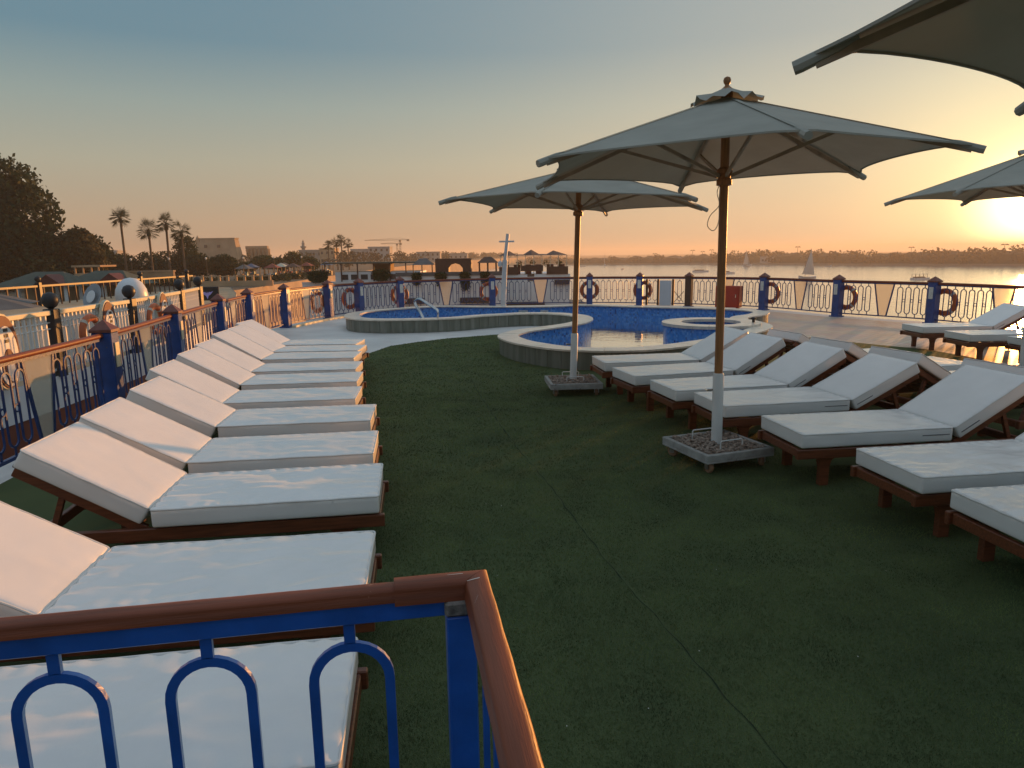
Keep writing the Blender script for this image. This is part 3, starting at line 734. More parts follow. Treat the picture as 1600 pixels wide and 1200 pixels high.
rc_n = 8
for i in range(1, NP - 2):
    seg = [p for p in rail_curve[i * rc_n:(i + 1) * rc_n + 1]]
    mid = (PV[i] + PV[i + 1]) / 2
    root = thing('railing_section', bay_label(i), 'railing', mid, 0.0, 'railing bays round the deck')
    seg = [p - mid for p in seg]
    d0 = (seg[1] - seg[0]).normalized() * 0.095; d1 = (seg[-1] - seg[-2]).normalized() * 0.095
    seg[0] = seg[0] + d0; seg[-1] = seg[-1] - d1
    L_ = sum((b - a).length for a, b in zip(seg, seg[1:]))
    MB().tube([(p.x, p.y, .965) for p in seg], .03, 10, flat=None).xf(Matrix.Scale(1, 4)).build('handrail', 'handrail_wood', root, True)
    MB().tube([(p.x, p.y, .925) for p in seg], 0, flat=(.03, .028)).build('top_bar', 'navy_paint', root)
    MB().tube([(p.x, p.y, .10) for p in seg], 0, flat=(.035, .03)).build('bottom_bar', 'navy_paint', root)
    def pt(s):
        acc = 0
        for a, b in zip(seg, seg[1:]):
            l = (b - a).length
            if acc + l >= s or b is seg[-1]:
                return a.lerp(b, (s - acc) / l), math.atan2((b - a).y, (b - a).x)
            acc += l
    cnt = int((L_ - .06) / SP); off = (L_ - (cnt - 1) * SP) / 2
    panel = i not in NOPANEL
    last = None
    for k in range(cnt):
        s_ = off + k * SP
        if panel and abs(s_ - L_ / 2) < .26: last = None; continue
        if i == 12 and .32 * L_ < s_ < .72 * L_: last = None; continue
        q, a_ = pt(s_)
        link('loop', LOOP_ME, root, q, a_)
        if last is not None:
            q2, a2 = pt(s_ - SP / 2); link('ring', RING_ME, root, q2, a2)
        last = k
    if panel:
        q, a_ = pt(L_ / 2); M = Matrix.Translation(q) @ Matrix.Rotation(a_, 4, 'Z')
        for s_ in (-1, 1):
            MB().tube([(s_ * .25, 0, .915), (s_ * .10, 0, .112)], 0, flat=(.02, .032)).xf(M).build('slanting_bar', 'navy_paint', root)
        MB().add([(-.235, -.004, .91), (.235, -.004, .91), (.088, -.004, .118), (-.088, -.004, .118), (-.235, .004, .91), (.235, .004, .91), (.088, .004, .118), (-.088, .004, .118)],
                 [(3, 2, 1, 0), (4, 5, 6, 7), (0, 1, 5, 4), (1, 2, 6, 5), (2, 3, 7, 6), (3, 0, 4, 7)]).xf(M).build('frosted_panel', 'frosted', root)
    if i == 12:
        for f_ in (.10, .36, .70):
            q, a_ = pt(L_ * f_); M = Matrix.Translation(q) @ Matrix.Rotation(a_, 4, 'Z')
            MB().bbox(-.035, .035, -.045, .045, .03, .90, .006).xf(M).build('gate_stile', 'dark_brown', root)
        q, a_ = pt(L_ * .53); M = Matrix.Translation(q) @ Matrix.Rotation(a_, 4, 'Z')
        MB().bbox(-.2, .2, -.075, -.03, .02, .86, .006).xf(M).build('grey_board', 'grey_panel', root)
        q, a_ = pt(L_ * .84); M = Matrix.Translation(q) @ Matrix.Rotation(a_, 4, 'Z')
        for s_ in (-1, 1): MB().tube([(-.16 * s_, -.02, .14), (.16 * s_, -.02, .5)], .011, 6).xf(M).build('cross_bar', 'dark_metal', root)

# life rings hung outboard of the posts
LIFE = [(7, -.30, 'orange life ring on the railing post before the curve'), (8, -.22, 'orange life ring seen edge on at the start of the curve'), (9, .06, 'orange life ring behind the post at the chrome pool steps'), (10, -.1, 'orange life ring beside the white mast'),
        (11, .0, 'orange life ring behind the post right of the moored boats'), (12, .07, 'orange life ring on the post left of the gate'), (14, .10, 'life ring on the post right of the red cabinet'), (15, .13, 'backlit life ring on the second post right of the red cabinet'), (16, .16, 'backlit life ring on the post beside the right loungers')]
tor = MB(); TN, TM = 28, 10; vs = []; fs = []
for i in range(TN):
    a = 2 * math.pi * i / TN
    for j in range(TM):
        b = 2 * math.pi * j / TM; r_ = .270 + .066 * math.cos(b); vs.append((r_ * math.cos(a), .052 * math.sin(b), r_ * math.sin(a)))
        fs.append((i * TM + j, i * TM + (j + 1) % TM, ((i + 1) % TN) * TM + (j + 1) % TM, ((i + 1) % TN) * TM + j))
TOR_ME = tor.add(vs, fs).mesh('buoyant_ring', 'lifebuoy_orange', True)
bm_ = MB(); vs = []; fs = []
for ii in range(4):
    a = -.09 + .06 * ii
    for j in range(TM):
        b = 2 * math.pi * j / TM; r_ = .270 + .069 * math.cos(b); vs.append((r_ * math.cos(a), .055 * math.sin(b), r_ * math.sin(a)))
for ii in range(3):
    for j in range(TM): fs.append((ii * TM + j, ii * TM + (j + 1) % TM, (ii + 1) * TM + (j + 1) % TM, (ii + 1) * TM + j))
BAND_ME = bm_.add(vs, fs).mesh('rope_band', 'rope', True)
def life_ring(loc, ang, lab, grp='life rings along the railing'):
    o = thing('life_ring', lab, 'life ring', loc, ang, grp)
    link('buoyant_ring', TOR_ME, o)
    for q in range(4): link('rope_band', BAND_ME, o).rotation_euler = (0, math.pi / 4 + q * math.pi / 2, 0)
for i, sh, lab in LIFE:
    t = (PV[min(i + 1, NP - 1)] - PV[i - 1]).normalized(); nn = Vector((-t.y, t.x, 0))
    life_ring(PV[i] + t * sh + nn * .18 + Vector((0, 0, .52)), math.atan2(t.y, t.x), lab)

# mast, cabinet, toe board
ms = thing('signal_mast', 'white leaning mast with a short crossbar behind the pool', 'mast', (-.25, 21.3, 0))
MB().tube([(0, 0, 0), (.09, 0, 1.62)], .082, 10).build('lower_column', 'mast_paint', ms, True)
MB().tube([(.09, 0, 1.6), (.19, 0, 2.40)], .055, 8).build('upper_column', 'mast_paint', ms, True)
MB().bbox(-.08, .38, -.025, .025, 2.15, 2.2, .006).build('crossbar', 'mast_paint', ms)
MB().lathe([(.02, 1.42), (.07, 1.45), (.07, 1.55), (.03, 1.6)], -.06, 0, 8).build('lamp', 'mast_paint', ms)
MB().bbox(-.16, .16, -.16, .16, 0, .03, .006).build('foot_plate', 'mast_paint', ms)
rb = thing('fire_cabinet', 'red metal cabinet standing against the railing behind the pool', 'cabinet', (6.9, 22.0, 0), R(-35))
MB().bbox(-.38, .38, -.16, .16, .05, .72, .012).build('body', 'red_box', rb)
MB().bbox(-.35, .35, -.175, -.162, .08, .69, .006).build('door', 'red_box', rb)
MB().bbox(.26, .29, -.2, -.176, .36, .46, .004).build('handle', 'steel', rb)
for s_ in (-.3, .3): MB().box(s_ - .03, s_ + .03, -.1, .1, 0, .05).build('foot', 'dark_metal', rb)
tb = [p for p in rail_curve[6 * rc_n:8 * rc_n + 1]]
tm = tb[len(tb) // 2].copy()
tag(MB().tube([(p.x - tm.x + .22, p.y - tm.y - .1, .03) for p in tb], 0, flat=(.10, .055)).build('toe_board', 'cream_plate'), 'cream toe board along the deck edge below the left railing', 'toe board').location = tm

# ------------------------------------------------------------------ railing in front of the camera
fr = thing('stair_railing', 'blue looped stair railing with brown moulded handrail turning a corner in the foreground', 'railing', (-.10, 1.68, 0))
C0 = Vector((0, 0, 0)); LA = Vector((-2.2, -.38, 0)); SA = Vector((.23, -1.38, 0))
tl = LA.normalized(); ts = SA.normalized()
PROF = [(-.5, -.62), (.5, -.62), (.5, -.40), (.45, -.34), (.45, -.20), (.43, -.11), (.36, -.045), (.22, -.012), (0, 0), (-.22, -.012), (-.36, -.045), (-.43, -.11), (-.45, -.20), (-.45, -.34), (-.5, -.40)]
def rail_profile(mb, t, s0, s1, w, h, zt, mitre=None, segs=10):
    """moulded handrail along direction t between distances s0 and s1 from the corner; mitre = the other arm's direction"""
    u = Vector((-t.y, t.x, 0)); k = len(PROF); vs = []; fs = []
    for i in range(segs + 1):
        s_ = s0 + (s1 - s0) * i / segs
        for (q, z) in PROF:
            o_ = s_
            if mitre is not None:
                u2 = Vector((-mitre.y, mitre.x, 0)); rhs = u2 * (-q * w) - u * (q * w); det = t.x * -mitre.y + mitre.x * t.y
                a_ = (rhs.x * -mitre.y + mitre.x * rhs.y) / det
                o_ = s_ + a_ * (1 - i / segs)
            wob_ = .0006 * math.sin(s_ * 31 + q * 4)
            vs.append(t * o_ + u * (q * w + wob_) + Vector((0, 0, zt + z * h + wob_)))
    for i in range(segs):
        for j in range(k): fs.append((i * k + j, i * k + (j + 1) % k, (i + 1) * k + (j + 1) % k, (i + 1) * k + j))
    fs += [tuple(range(k))[::-1], tuple(segs * k + j for j in range(k))]
    mb.add(vs, fs)
angL = math.atan2(LA.y, LA.x); angS = math.atan2(SA.y, SA.x); EX = Vector((1, 0, 0))
def turned(v, a_): return Matrix.Rotation(-a_, 3, 'Z') @ v
mb = MB(); rail_profile(mb, EX, .21, LA.length, .058, .060, .974, None, 30); mb.build('handrail', 'handrail_wood', fr, True).rotation_euler = (0, 0, angL)
mb = MB(); rail_profile(mb, EX, .0008, .212, .070, .088, .984, turned(ts, angL)); mb.build('handrail_joint', 'handrail_wood', fr, True).rotation_euler = (0, 0, angL)
mb = MB(); rail_profile(mb, EX, .0008, SA.length, .070, .088, .984, turned(tl, angS), 24); mb.build('handrail', 'handrail_wood', fr, True).rotation_euler = (0, 0, angS)
for q, (x0, y0, x1, y1, w_) in enumerate(((-.022, -.045, .010, -.030, .005), (-.075, -.010, -.035, -.004, .003), (.004, -.16, .010, -.12, .002))):
    MB().add([(x0, y0, .9848), (x1, y1, .9852), (x1, y1 + w_, .9852), (x0, y0 + w_ * .4, .9848)], [(0, 1, 2, 3)]).build('scratch', 'label_plate', fr)
angL = math.atan2(LA.y, LA.x); angS = math.atan2(SA.y, SA.x)
ML = Matrix.Rotation(angL, 4, 'Z'); MS = Matrix.Rotation(angS, 4, 'Z')
MB().bbox(.03, 2.2, -.018, .018, .882, .936, .003).xf(ML).build('top_bar', 'blue_paint', fr)
MB().bbox(.03, 1.36, -.018, .018, .880, .928, .003).xf(MS).build('top_bar', 'blue_paint', fr)
MB().bbox(.03, 2.2, -.018, .018, .08, .11, .003).xf(ML).build('bottom_bar', 'blue_paint', fr)
MB().bbox(.03, 1.36, -.018, .018, .08, .11, .003).xf(MS).build('bottom_bar', 'blue_paint', fr)
MB().bbox(-.038, .038, -.038, .038, .0, .885, .004).xf(Matrix.Translation(tl * .045) @ Matrix.Rotation(angS, 4, 'Z')).build('corner_post', 'blue_paint', fr)
MB().bbox(-.042, .042, -.042, .042, .886, .93, .008).xf(Matrix.Translation(tl * .045) @ Matrix.Rotation(angS, 4, 'Z')).build('corner_joint', 'worn_metal', fr)
fl_ = MB(); flatloop(fl_, stadium(.096, .17, .815, 14), .025, .014)
fl_.box(-.014, .014, -.007, .007, .825, .881).box(-.014, .014, -.007, .007, .111, .16)
FL_ME = fl_.mesh('loop', 'blue_paint')
for s_ in (.33, .675, 1.02, 1.365, 1.71): link('loop', FL_ME, fr, tl * s_, angL)
for s_ in (.245, .565, .885, 1.205): link('loop', FL_ME, fr, ts * s_, angS)

# ------------------------------------------------------------------ sun loungers
def cushion(L, W, T, nx, ny, nz, seed, rough=0.004):
    """upholstered block: x 0..L, y centred, z -T..0, soft edges, slightly puffed and creased"""
    r = .014
    def lines(h, n):
        inner = [-(h - r) + 2 * (h - r) * i / n for i in range(n + 1)]
        return [-h, -h + r * .35] + inner + [h - r * .35, h]
    gx, gy, gz = lines(L / 2, nx), lines(W / 2, ny), lines(T / 2, nz)
    key = {}; vs = []; fs = []
    def vid(x, y, z):
        k = (round(x, 5), round(y, 5), round(z, 5))
        if k not in key: key[k] = len(vs); vs.append(k)
        return key[k]
    def face(ga, gb, f, flip):
        for i in range(len(ga) - 1):
            for j in range(len(gb) - 1):
                q = [vid(*f(ga[i], gb[j])), vid(*f(ga[i + 1], gb[j])), vid(*f(ga[i + 1], gb[j + 1])), vid(*f(ga[i], gb[j + 1]))]
                fs.append(tuple(q[::-1] if flip else q))
    face(gx, gy, lambda a, b: (a, b, T / 2), False); face(gx, gy, lambda a, b: (a, b, -T / 2), True)
    face(gx, gz, lambda a, b: (a, -W / 2, b), False); face(gx, gz, lambda a, b: (a, W / 2, b), True)
    face(gy, gz, lambda a, b: (L / 2, a, b), False); face(gy, gz, lambda a, b: (-L / 2, a, b), True)
    out = []
    for (x, y, z) in vs:
        p = Vector((x, y, z)); h = Vector((L / 2 - r, W / 2 - r, T / 2 - r))
        q = Vector((max(-h.x, min(h.x, x)), max(-h.y, min(h.y, y)), max(-h.z, min(h.z, z))))
        d = p - q
        if d.length > 1e-9: p = q + d.normalized() * r
        ex, ey = 1 - abs(x) / (L / 2), 1 - abs(y) / (W / 2)
        if z > T / 2 - r * .5:
            puff = min(1, ex * 6) * min(1, ey * 4)
            nse = noise.noise(Vector((x * 3.1 + seed * 7, y * 4.2, seed))) * .9 + noise.noise(Vector((x * 9 + seed, y * 13, 3.0 + seed))) * .45 + (noise.ridged_multi_fractal(Vector((x * 2.2 + seed * 3, y * 5.5, seed * 1.7)), 1.0, 2.0, 3, 1.0, 2.0) - 1.0) * .45
            p.z += puff * (.004 + rough * nse)
            pk = max(0.0, 1 - ey * W / 2 / .10) * math.sin(x * 72 + 3 * noise.noise(Vector((x * 4, seed, y)))) + max(0.0, 1 - ex * L / 2 / .10) * math.sin(y * 66 + 3 * noise.noise(Vector((y * 4, seed, x))))
            p.z += rough * .28 * pk
        else:
            w_ = noise.noise(Vector((x * 5 + seed, y * 5, z * 9 + seed)))
            p.y += (1 if y > 0 else -1) * .0035 * w_ if abs(y) > W / 2 - r * .5 else 0
        out.append((p.x + L / 2, p.y, p.z - T / 2))
    return MB().add(out, fs)
def piping_loop(L, W, z, r=.0055):
    c = .018; pts = []
    for (cx, cy, a0) in ((L - c, W / 2 - c, 0), (c, W / 2 - c, 90), (c, -W / 2 + c, 180), (L - c, -W / 2 + c, 270)):
        for k in range(4): a = R(a0 + 30 * k); pts.append((cx + c * math.cos(a), cy + c * math.sin(a), z))
    # intermediate points keep the long edges slightly uneven
    P = [Vector(p) for p in pts]; Q = []
    for i, p in enumerate(P):
        q = P[(i + 1) % len(P)]; Q.append(p)
        d = (q - p).length
        if d > .2:
            for k in range(1, 9):
                w_ = p.lerp(q, k / 9); w_.z += .0016 * math.sin(k * 2.1 + i); Q.append(w_)
    return MB().tube(Q, r, 6, closed=True)
SEATL, SW, ST, BACKL, ZT = 1.25, .65, .112, .72, .42
seat_me = [cushion(SEATL, SW, ST, 56, 30, 4, s_, .0085).mesh('seat_cushion', 'cushion', True) for s_ in (1, 2, 5, 8, 11)]
creased_me = [cushion(SEATL, SW, ST, 80, 44, 4, s_, .015).mesh('seat_cushion', 'cushion', True) for s_ in (3, 14, 17)]
back_me = [cushion(BACKL, SW, ST, 34, 26, 4, s_ + 20, .0035).mesh('back_cushion', 'cushion', True) for s_ in (1, 4, 6)]
seat_pipe = piping_loop(SEATL, SW, -.006).mesh('piping', 'piping', True)
back_pipe = piping_loop(BACKL, SW, -.006).mesh('piping', 'piping', True)
zip_me = MB().box(SEATL - .26, SEATL - .03, -SW / 2 - .0035, -SW / 2 + .004, -.058, -.053).mesh('zip', 'zip')
zipb_me = MB().box(.03, .2, -SW / 2 - .0035, -SW / 2 + .004, -.070, -.065).mesh('zip', 'zip')
side_me = [MB().bbox(-.03, 1.93, s_ * .30 - .0175, s_ * .30 + .0175, .225, .300, .005).mesh('side_rail', 'redwood') for s_ in (-1, 1)]
end_me = [MB().bbox(x - .0175, x + .0175, -.2815, .2815, .23, .296, .005).mesh('end_rail', 'redwood') for x in (.01, 1.89)]
slat_me = MB().bbox(-.035, .035, -.2815, .2815, .282, .304, .004).mesh('slat', 'redwood')
def leg_prof(x): return [(x - .036, 0), (x + .036, 0), (x + .036, .14), (x + .05, .195), (x + .09, .228), (x - .09, .228), (x - .05, .195), (x - .036, .14)]
leg_me = [MB().xprism(leg_prof(x), y - .022, y + .022).mesh('leg', 'redwood') for x in (.22, 1.62) for y in (-.262, .262)]
strap_me = MB().tube([(.62, -.345, .17), (.62, -.333, .30), (.62, -.331, .33)], 0, flat=(.018, .003)).mesh('strap', 'piping')
CH = {}
def make_lounger(loc, ang, label, group, seed, theta=30.0, creased=None):
    t = thing('sun_lounger', label, 'sun lounger', loc, ang, group)
    rs = random.Random(seed)
    for me_ in side_me: link('side_rail', me_, t)
    for me_ in end_me: link('end_rail', me_, t)
    for me_ in leg_me: link('leg', me_, t)
    for k in range(6): link('slat', slat_me, t, (.13 + .2 * k, 0, .0))
    s = link('seat_cushion', creased if creased else seat_me[seed % 5], t, (0, 0, ZT + .003), 0)
    s.rotation_euler = (0, 0, rs.uniform(-.012, .012)); s.location.y = rs.uniform(-.008, .008)
    link('piping', seat_pipe, s); link('zip', zip_me, s)
    th = R(theta)
    b = link('back_cushion', back_me[seed % 3], t, (SEATL + .006, rs.uniform(-.008, .008), ZT + .001))
    b.rotation_euler = (0, -th, rs.uniform(-.01, .01))
    link('piping', back_pipe, b); link('zip', zipb_me, b)
    key = round(theta, 1)
    if key not in CH:
        M = Matrix.Translation((SEATL + .006 + ST * math.sin(th), 0, ZT - ST * math.cos(th) - .004)) @ Matrix.Rotation(-th, 4, 'Y')
        CH[key] = ([MB().bbox(-.03, .72, s_ * .265 - .016, s_ * .265 + .016, -.062, -.004, .004).xf(M).mesh('back_rail', 'redwood') for s_ in (-1, 1)],
                   [MB().bbox(.02 + .11 * k, .085 + .11 * k, -.247, .247, -.03, -.008, .003).xf(M).mesh('back_slat', 'redwood') for k in range(7)],
                   [MB().tube([tuple(M @ Vector((.45, s_ * .24, -.06))), (1.82, s_ * .24, .25)], 0, flat=(.03, .03)).mesh('prop', 'redwood') for s_ in (-1, 1)])
    for me_ in CH[key][0]: link('back_rail', me_, t)
    for me_ in CH[key][1]: link('back_slat', me_, t)
    for me_ in CH[key][2]: link('prop', me_, t)
    if seed % 2 == 0: link('strap', strap_me, t)
    return t
# row along the left railing: foot centre, heading from foot to head
LEFT = [(-.535, 2.00, 187.5), (-.665, 2.99, 187.5), (-.83, 4.15, 187.6), (-1.03, 5.03, 188), (-1.24, 6.02, 187), (-1.57, 6.95, 186), (-1.76, 7.90, 185.5), (-1.95, 8.74, 184.5), (-2.18, 9.73, 183), (-2.27, 10.46, 181), (-2.46, 11.22, 179)]
TH = [30, 30, 31, 29.5, 28, 29, 29.5, 29, 30, 29.5, 29.5]
for i, (x, y, a) in enumerate(LEFT):
    make_lounger((x, y, .012), R(a), 'white cushioned wooden lounger, %s from the foreground railing in the left row' % ORD[i], 'loungers in the row along the left railing', i, TH[i], creased_me[i] if i < 3 else None)
RIGHT = [(2.56, 3.47, 8), (2.44, 4.34, 8.5), (2.14, 5.35, 7.5), (1.85, 6.36, 9.5), (1.57, 7.09, 12.5), (1.30, 7.94, 15), (1.13, 8.93, 8)]
THR = [31, 30.5, 31.5, 27, 29, 29, 29]
for i, (x, y, a) in enumerate(RIGHT):
    lab = 'white cushioned wooden lounger in the right row, %s from the lower right corner' % ORD[i]
    make_lounger((x, y, .012), R(a), lab, 'loungers in the right row facing the turf', i + 3, THR[i], creased_me[(i + 1) % 3] if i in (0, 1) else None)
BACKROW = [(3.55, 8.85, 196), (3.72, 7.95, 197), (3.98, 7.05, 197), (4.38, 6.15, 196)]
for i, (x, y, a) in enumerate(BACKROW):
    # x, y is the head end; these turn their backs on the right row
    th = R(a - 180); x0 = x + 1.86 * math.cos(th); y0 = y + 1.86 * math.sin(th)
    lab = 'white lounger turned away, backrest against the right row, %s from the pool' % ORD[i]
    make_lounger((x0, y0, .012), R(a), lab, 'loungers turned away behind the right row', i + 2, 29)
for i, (x, y, a) in enumerate([(7.25, 12.45, 2), (7.3, 11.25, 1), (7.75, 10.4, 1)]):
    make_lounger((x, y, .012), R(a), 'backlit white lounger on the sunlit paving by the right railing, %s from the pool' % ORD[i], 'loungers by the right railing', i + 1, 29)

# ------------------------------------------------------------------ parasols
def parasol(loc, rot, label, seed, tilt=(0, 0), brot=0.0, RIM=2.46, APEX=3.0):
    t = thing('parasol', label, 'parasol', loc, 0.0, 'canvas parasols on wheeled bases')
    rs = random.Random(seed)
    TM_ = Matrix.Rotation(R(tilt[1]), 4, 'Y') @ Matrix.Rotation(R(tilt[0]), 4, 'X')
    RAD = 1.69; HB = RIM - 2.46
    B = Matrix.Rotation(brot, 4, 'Z')
    tray = MB(); w = .335
    tray.bbox(-w, w, -w, w, .094, .112, .005)
    for (x0, x1, y0, y1) in ((-w, w, -w, -w + .04), (-w, w, w - .04, w), (-w, -w + .04, -w + .04, w - .04), (w - .04, w, -w + .04, w - .04)): tray.bbox(x0, x1, y0, y1, .111, .168, .005)
    tray.xf(B).build('base_tray', 'concrete', t)
    peb = MB()
    ico = bmesh.new(); bmesh.ops.create_icosphere(ico, subdivisions=1, radius=1.0); iv = [v.co.copy() for v in ico.verts]; ico.verts.index_update(); if_ = [[v.index for v in f.verts] for f in ico.faces]; ico.free()
    for i in range(520):
        x, y = rs.uniform(-w + .05, w - .05), rs.uniform(-w + .05, w - .05)
        sx = rs.uniform(.011, .024); rot_ = Matrix.Rotation(rs.uniform(0, 6), 3, 'Z') @ Matrix.Rotation(rs.uniform(-.5, .5), 3, 'X')
        z = .148 + rs.uniform(0, .032)
        peb.add([rot_ @ Vector((v.x * sx, v.y * sx * rs.uniform(.6, .9), v.z * sx * .6)) + Vector((x, y, z)) for v in iv], if_)
    peb.box(-w + .041, w - .041, -w + .041, w - .041, .113, .152)
    g = peb.xf(B).build('gravel', 'pebble', t); g['kind'] = 'stuff'
    for sx in (-1, 1):
        for sy in (-1, 1):
            cx, cy = sx * (w - .07), sy * (w - .07); a_ = rs.uniform(0, 3)
            C_ = B @ Matrix.Translation((cx, cy, 0)) @ Matrix.Rotation(a_, 4, 'Z')
            fk = MB(); fk.box(-.032, .032, -.036, .036, .084, .094); fk.box(-.03, -.023, -.02, .02, .036, .085); fk.box(.023, .03, -.02, .02, .036, .085)
            cst = fk.xf(C_).build('caster', 'caster_steel', t)
            wh = MB().lathe([(.012, -.018), (.04, -.017), (.046, -.009), (.046, .009), (.04, .017), (.012, .018)], 0, 0, 14).xf(C_ @ Matrix.Translation((0, 0, .046)) @ Matrix.Rotation(R(90), 4, 'Y'))
            wh.build('wheel', 'caster_wheel', cst, True)
    for s_ in (-1, 1):
        MB().tube([(-.11, s_ * .2, .15), (-.11, s_ * .2, .225), (-.10, s_ * .2, .235), (.10, s_ * .2, .235), (.11, s_ * .2, .225), (.11, s_ * .2, .15)], .006, 6).xf(B).build('handle', 'white_paint', t)
    MB().lathe([(.046, .12), (.046, .76), (.040, .775)], 0, 0, 16).xf(TM_).build('pole_sleeve', 'white_paint', t, True)
    MB().tube([(-.045, 0, .63), (-.10, 0, .63)], .009, 8).xf(TM_).tube([tuple(TM_ @ Vector((-.10, -.03, .63))), tuple(TM_ @ Vector((-.10, .03, .63)))], .007, 6).build('clamp_screw', 'steel', t)
    MB().lathe([(.035, .70), (.035, APEX - .04)], 0, 0, 14).xf(TM_).build('pole', 'pole_wood', t, True)
    MB().lathe([(.036, 2.31 + HB), (.062, 2.32 + HB), (.062, 2.36 + HB), (.05, 2.37 + HB), (.05, 2.40 + HB), (.062, 2.41 + HB), (.062, 2.44 + HB), (.036, 2.46 + HB)], 0, 0, 14).xf(TM_).build('hub', 'pole_wood', t, True)
    MB().lathe([(.012, APEX - .03), (.045, APEX - .02), (.05, APEX + .05), (.02, APEX + .075), (.016, APEX + .085), (.027, APEX + .10), (.031, APEX + .118), (.024, APEX + .138), (.006, APEX + .147)], 0, 0, 12).xf(TM_).build('finial', 'pole_wood', t, True)
    cords = catmull([(-.036, -.02, 2.33), (-.07, -.05, 2.26), (-.05, -.05, 2.16), (-.12, -.05, 2.08), (-.14, -.05, 2.0), (-.09, -.05, 1.96), (-.05, -.045, 2.03), (-.045, -.03, 2.2), (-.038, -.02, 2.3)], 5)
    if seed == 1: MB().tube(cords, .0035, 5).xf(TM_).build('cord', 'rope', t)
    # canopy: six triangular panels, hem drawn in between the rib ends, cloth sagging a little between ribs
    cv = MB(); NS, NT = 12, 12
    tips = [(rot + k * math.pi / 3) for k in range(6)]
    for k in range(6):
        a0, a1 = tips[k], tips[k] + math.pi / 3
        A = Vector((RAD * math.cos(a0), RAD * math.sin(a0), RIM)); Bv = Vector((RAD * math.cos(a1), RAD * math.sin(a1), RIM)); T0 = Vector((0, 0, APEX))
        vs = []; fs = []
        for i in range(NS + 1):
            s_ = i / NS
            for j in range(NT + 1):
                u = j / NT; bow = 4 * u * (1 - u)
                e = A.lerp(Bv, u); full = T0.lerp(e, s_)
                pull = 1 - .09 * bow ** .5 * s_ ** 3
                p = T0.lerp(e, s_ * pull)
                p.z -= .035 * bow * s_ * (1 - s_ * .6)
                vs.append(p)
        for i in range(NS):
            for j in range(NT):
                q = i * (NT + 1) + j; fs.append((q, q + NT + 1, q + NT + 2, q + 1))
        cv.add(vs, fs)
    can = cv.xf(TM_).build('canopy', 'canvas', t, True)
    hm = MB()
    for k in range(6):
        a0, a1 = tips[k], tips[k] + math.pi / 3
        A = Vector((RAD * math.cos(a0), RAD * math.sin(a0), RIM)); Bv = Vector((RAD * math.cos(a1), RAD * math.sin(a1), RIM)); T0 = Vector((0, 0, APEX))
        line = []
        for j in range(NT + 1):
            u = j / NT; bow = 4 * u * (1 - u); p = T0.lerp(A.lerp(Bv, u), 1 - .09 * bow ** .5); p.z -= .035 * bow * .4; line.append(p)
        hm.tube(line, 0, flat=(.012, .012))
    hm.xf(TM_).build('hem', 'canvas', can)
    for k in range(6):
        a0 = tips[k]; sl = (APEX - RIM) / RAD
        MB().tube([(r_ * math.cos(a0), r_ * math.sin(a0), APEX - r_ * sl + .004) for r_ in (.2, .6, 1.0, 1.4, RAD - .1)], 0, flat=(.03, .004)).xf(TM_).build('seam_tape', 'canvas', can)
    for k in range(6):
        a0 = tips[k]; c_, s_ = math.cos(a0), math.sin(a0)
        def P_(r_, z): return (r_ * c_, r_ * s_, z)
        sl = (APEX - RIM) / RAD
        MB().tube([P_(.05, APEX - .045 - .05 * sl), P_(RAD - .02, RIM - .03)], 0, flat=(.022, .032)).xf(TM_).build('rib', 'rib_wood', t)
        MB().tube([P_(.055, 2.39 + HB), P_(.88, APEX - .88 * sl - .05)], 0, flat=(.018, .026)).xf(TM_).build('strut', 'rib_wood', t)
        pk = MB().tube([P_(RAD - .16, RIM + .045), P_(RAD - .1, RIM + .02), P_(RAD + .03, RIM - .028), P_(RAD + .055, RIM - .036)], [.012, .024, .027, .026], 8)
        pk.xf(TM_).build('rib_pocket', 'canvas', t, True)
    # small vent cap with a ruffled edge
    vc = MB(); NV = 36; vs = [(0, 0, APEX + .075)]; fs = []
    for i in range(1, 5):
        for j in range(NV):
            a = 2 * math.pi * j / NV; r_ = .068 * i * (1 + .06 * math.cos(6 * (a - rot)))
            z = APEX + .07 - .028 * i + (.011 * (i - 2) * (math.sin(11 * a + seed) + .6 * math.sin(7 * a + 2)) if i > 2 else 0)
            vs.append((r_ * math.cos(a), r_ * math.sin(a), z))
    for j in range(NV): fs.append((0, 1 + j, 1 + (j + 1) % NV))
    for i in range(3):
        for j in range(NV): fs.append((1 + i * NV + j, 1 + (i + 1) * NV + j, 1 + (i + 1) * NV + (j + 1) % NV, 1 + i * NV + (j + 1) % NV))
    vc.add(vs, fs).xf(TM_).build('vent_cap', 'canvas', t, True)
    return t
parasol((1.77, 5.80, .006), R(-32), 'tan canvas parasol with wooden pole in the middle, larger of the two whole ones', 1, (0, .9 - 1.6), brot=R(20))
parasol((.80, 8.93, .006), R(10.6), 'tan canvas parasol nearer the pool, partly hidden behind the larger one', 2, (0, 1.5), brot=R(4), RIM=2.40, APEX=2.84)
parasol((2.60, 1.92, .006), R(91), 'dark parasol cut off by the top right corner', 3, (0, 0), RIM=2.50, APEX=3.05)
parasol((6.72, 8.95, .006), R(86), 'backlit parasol in front of the setting sun at the right edge', 4, (0, -1.0))

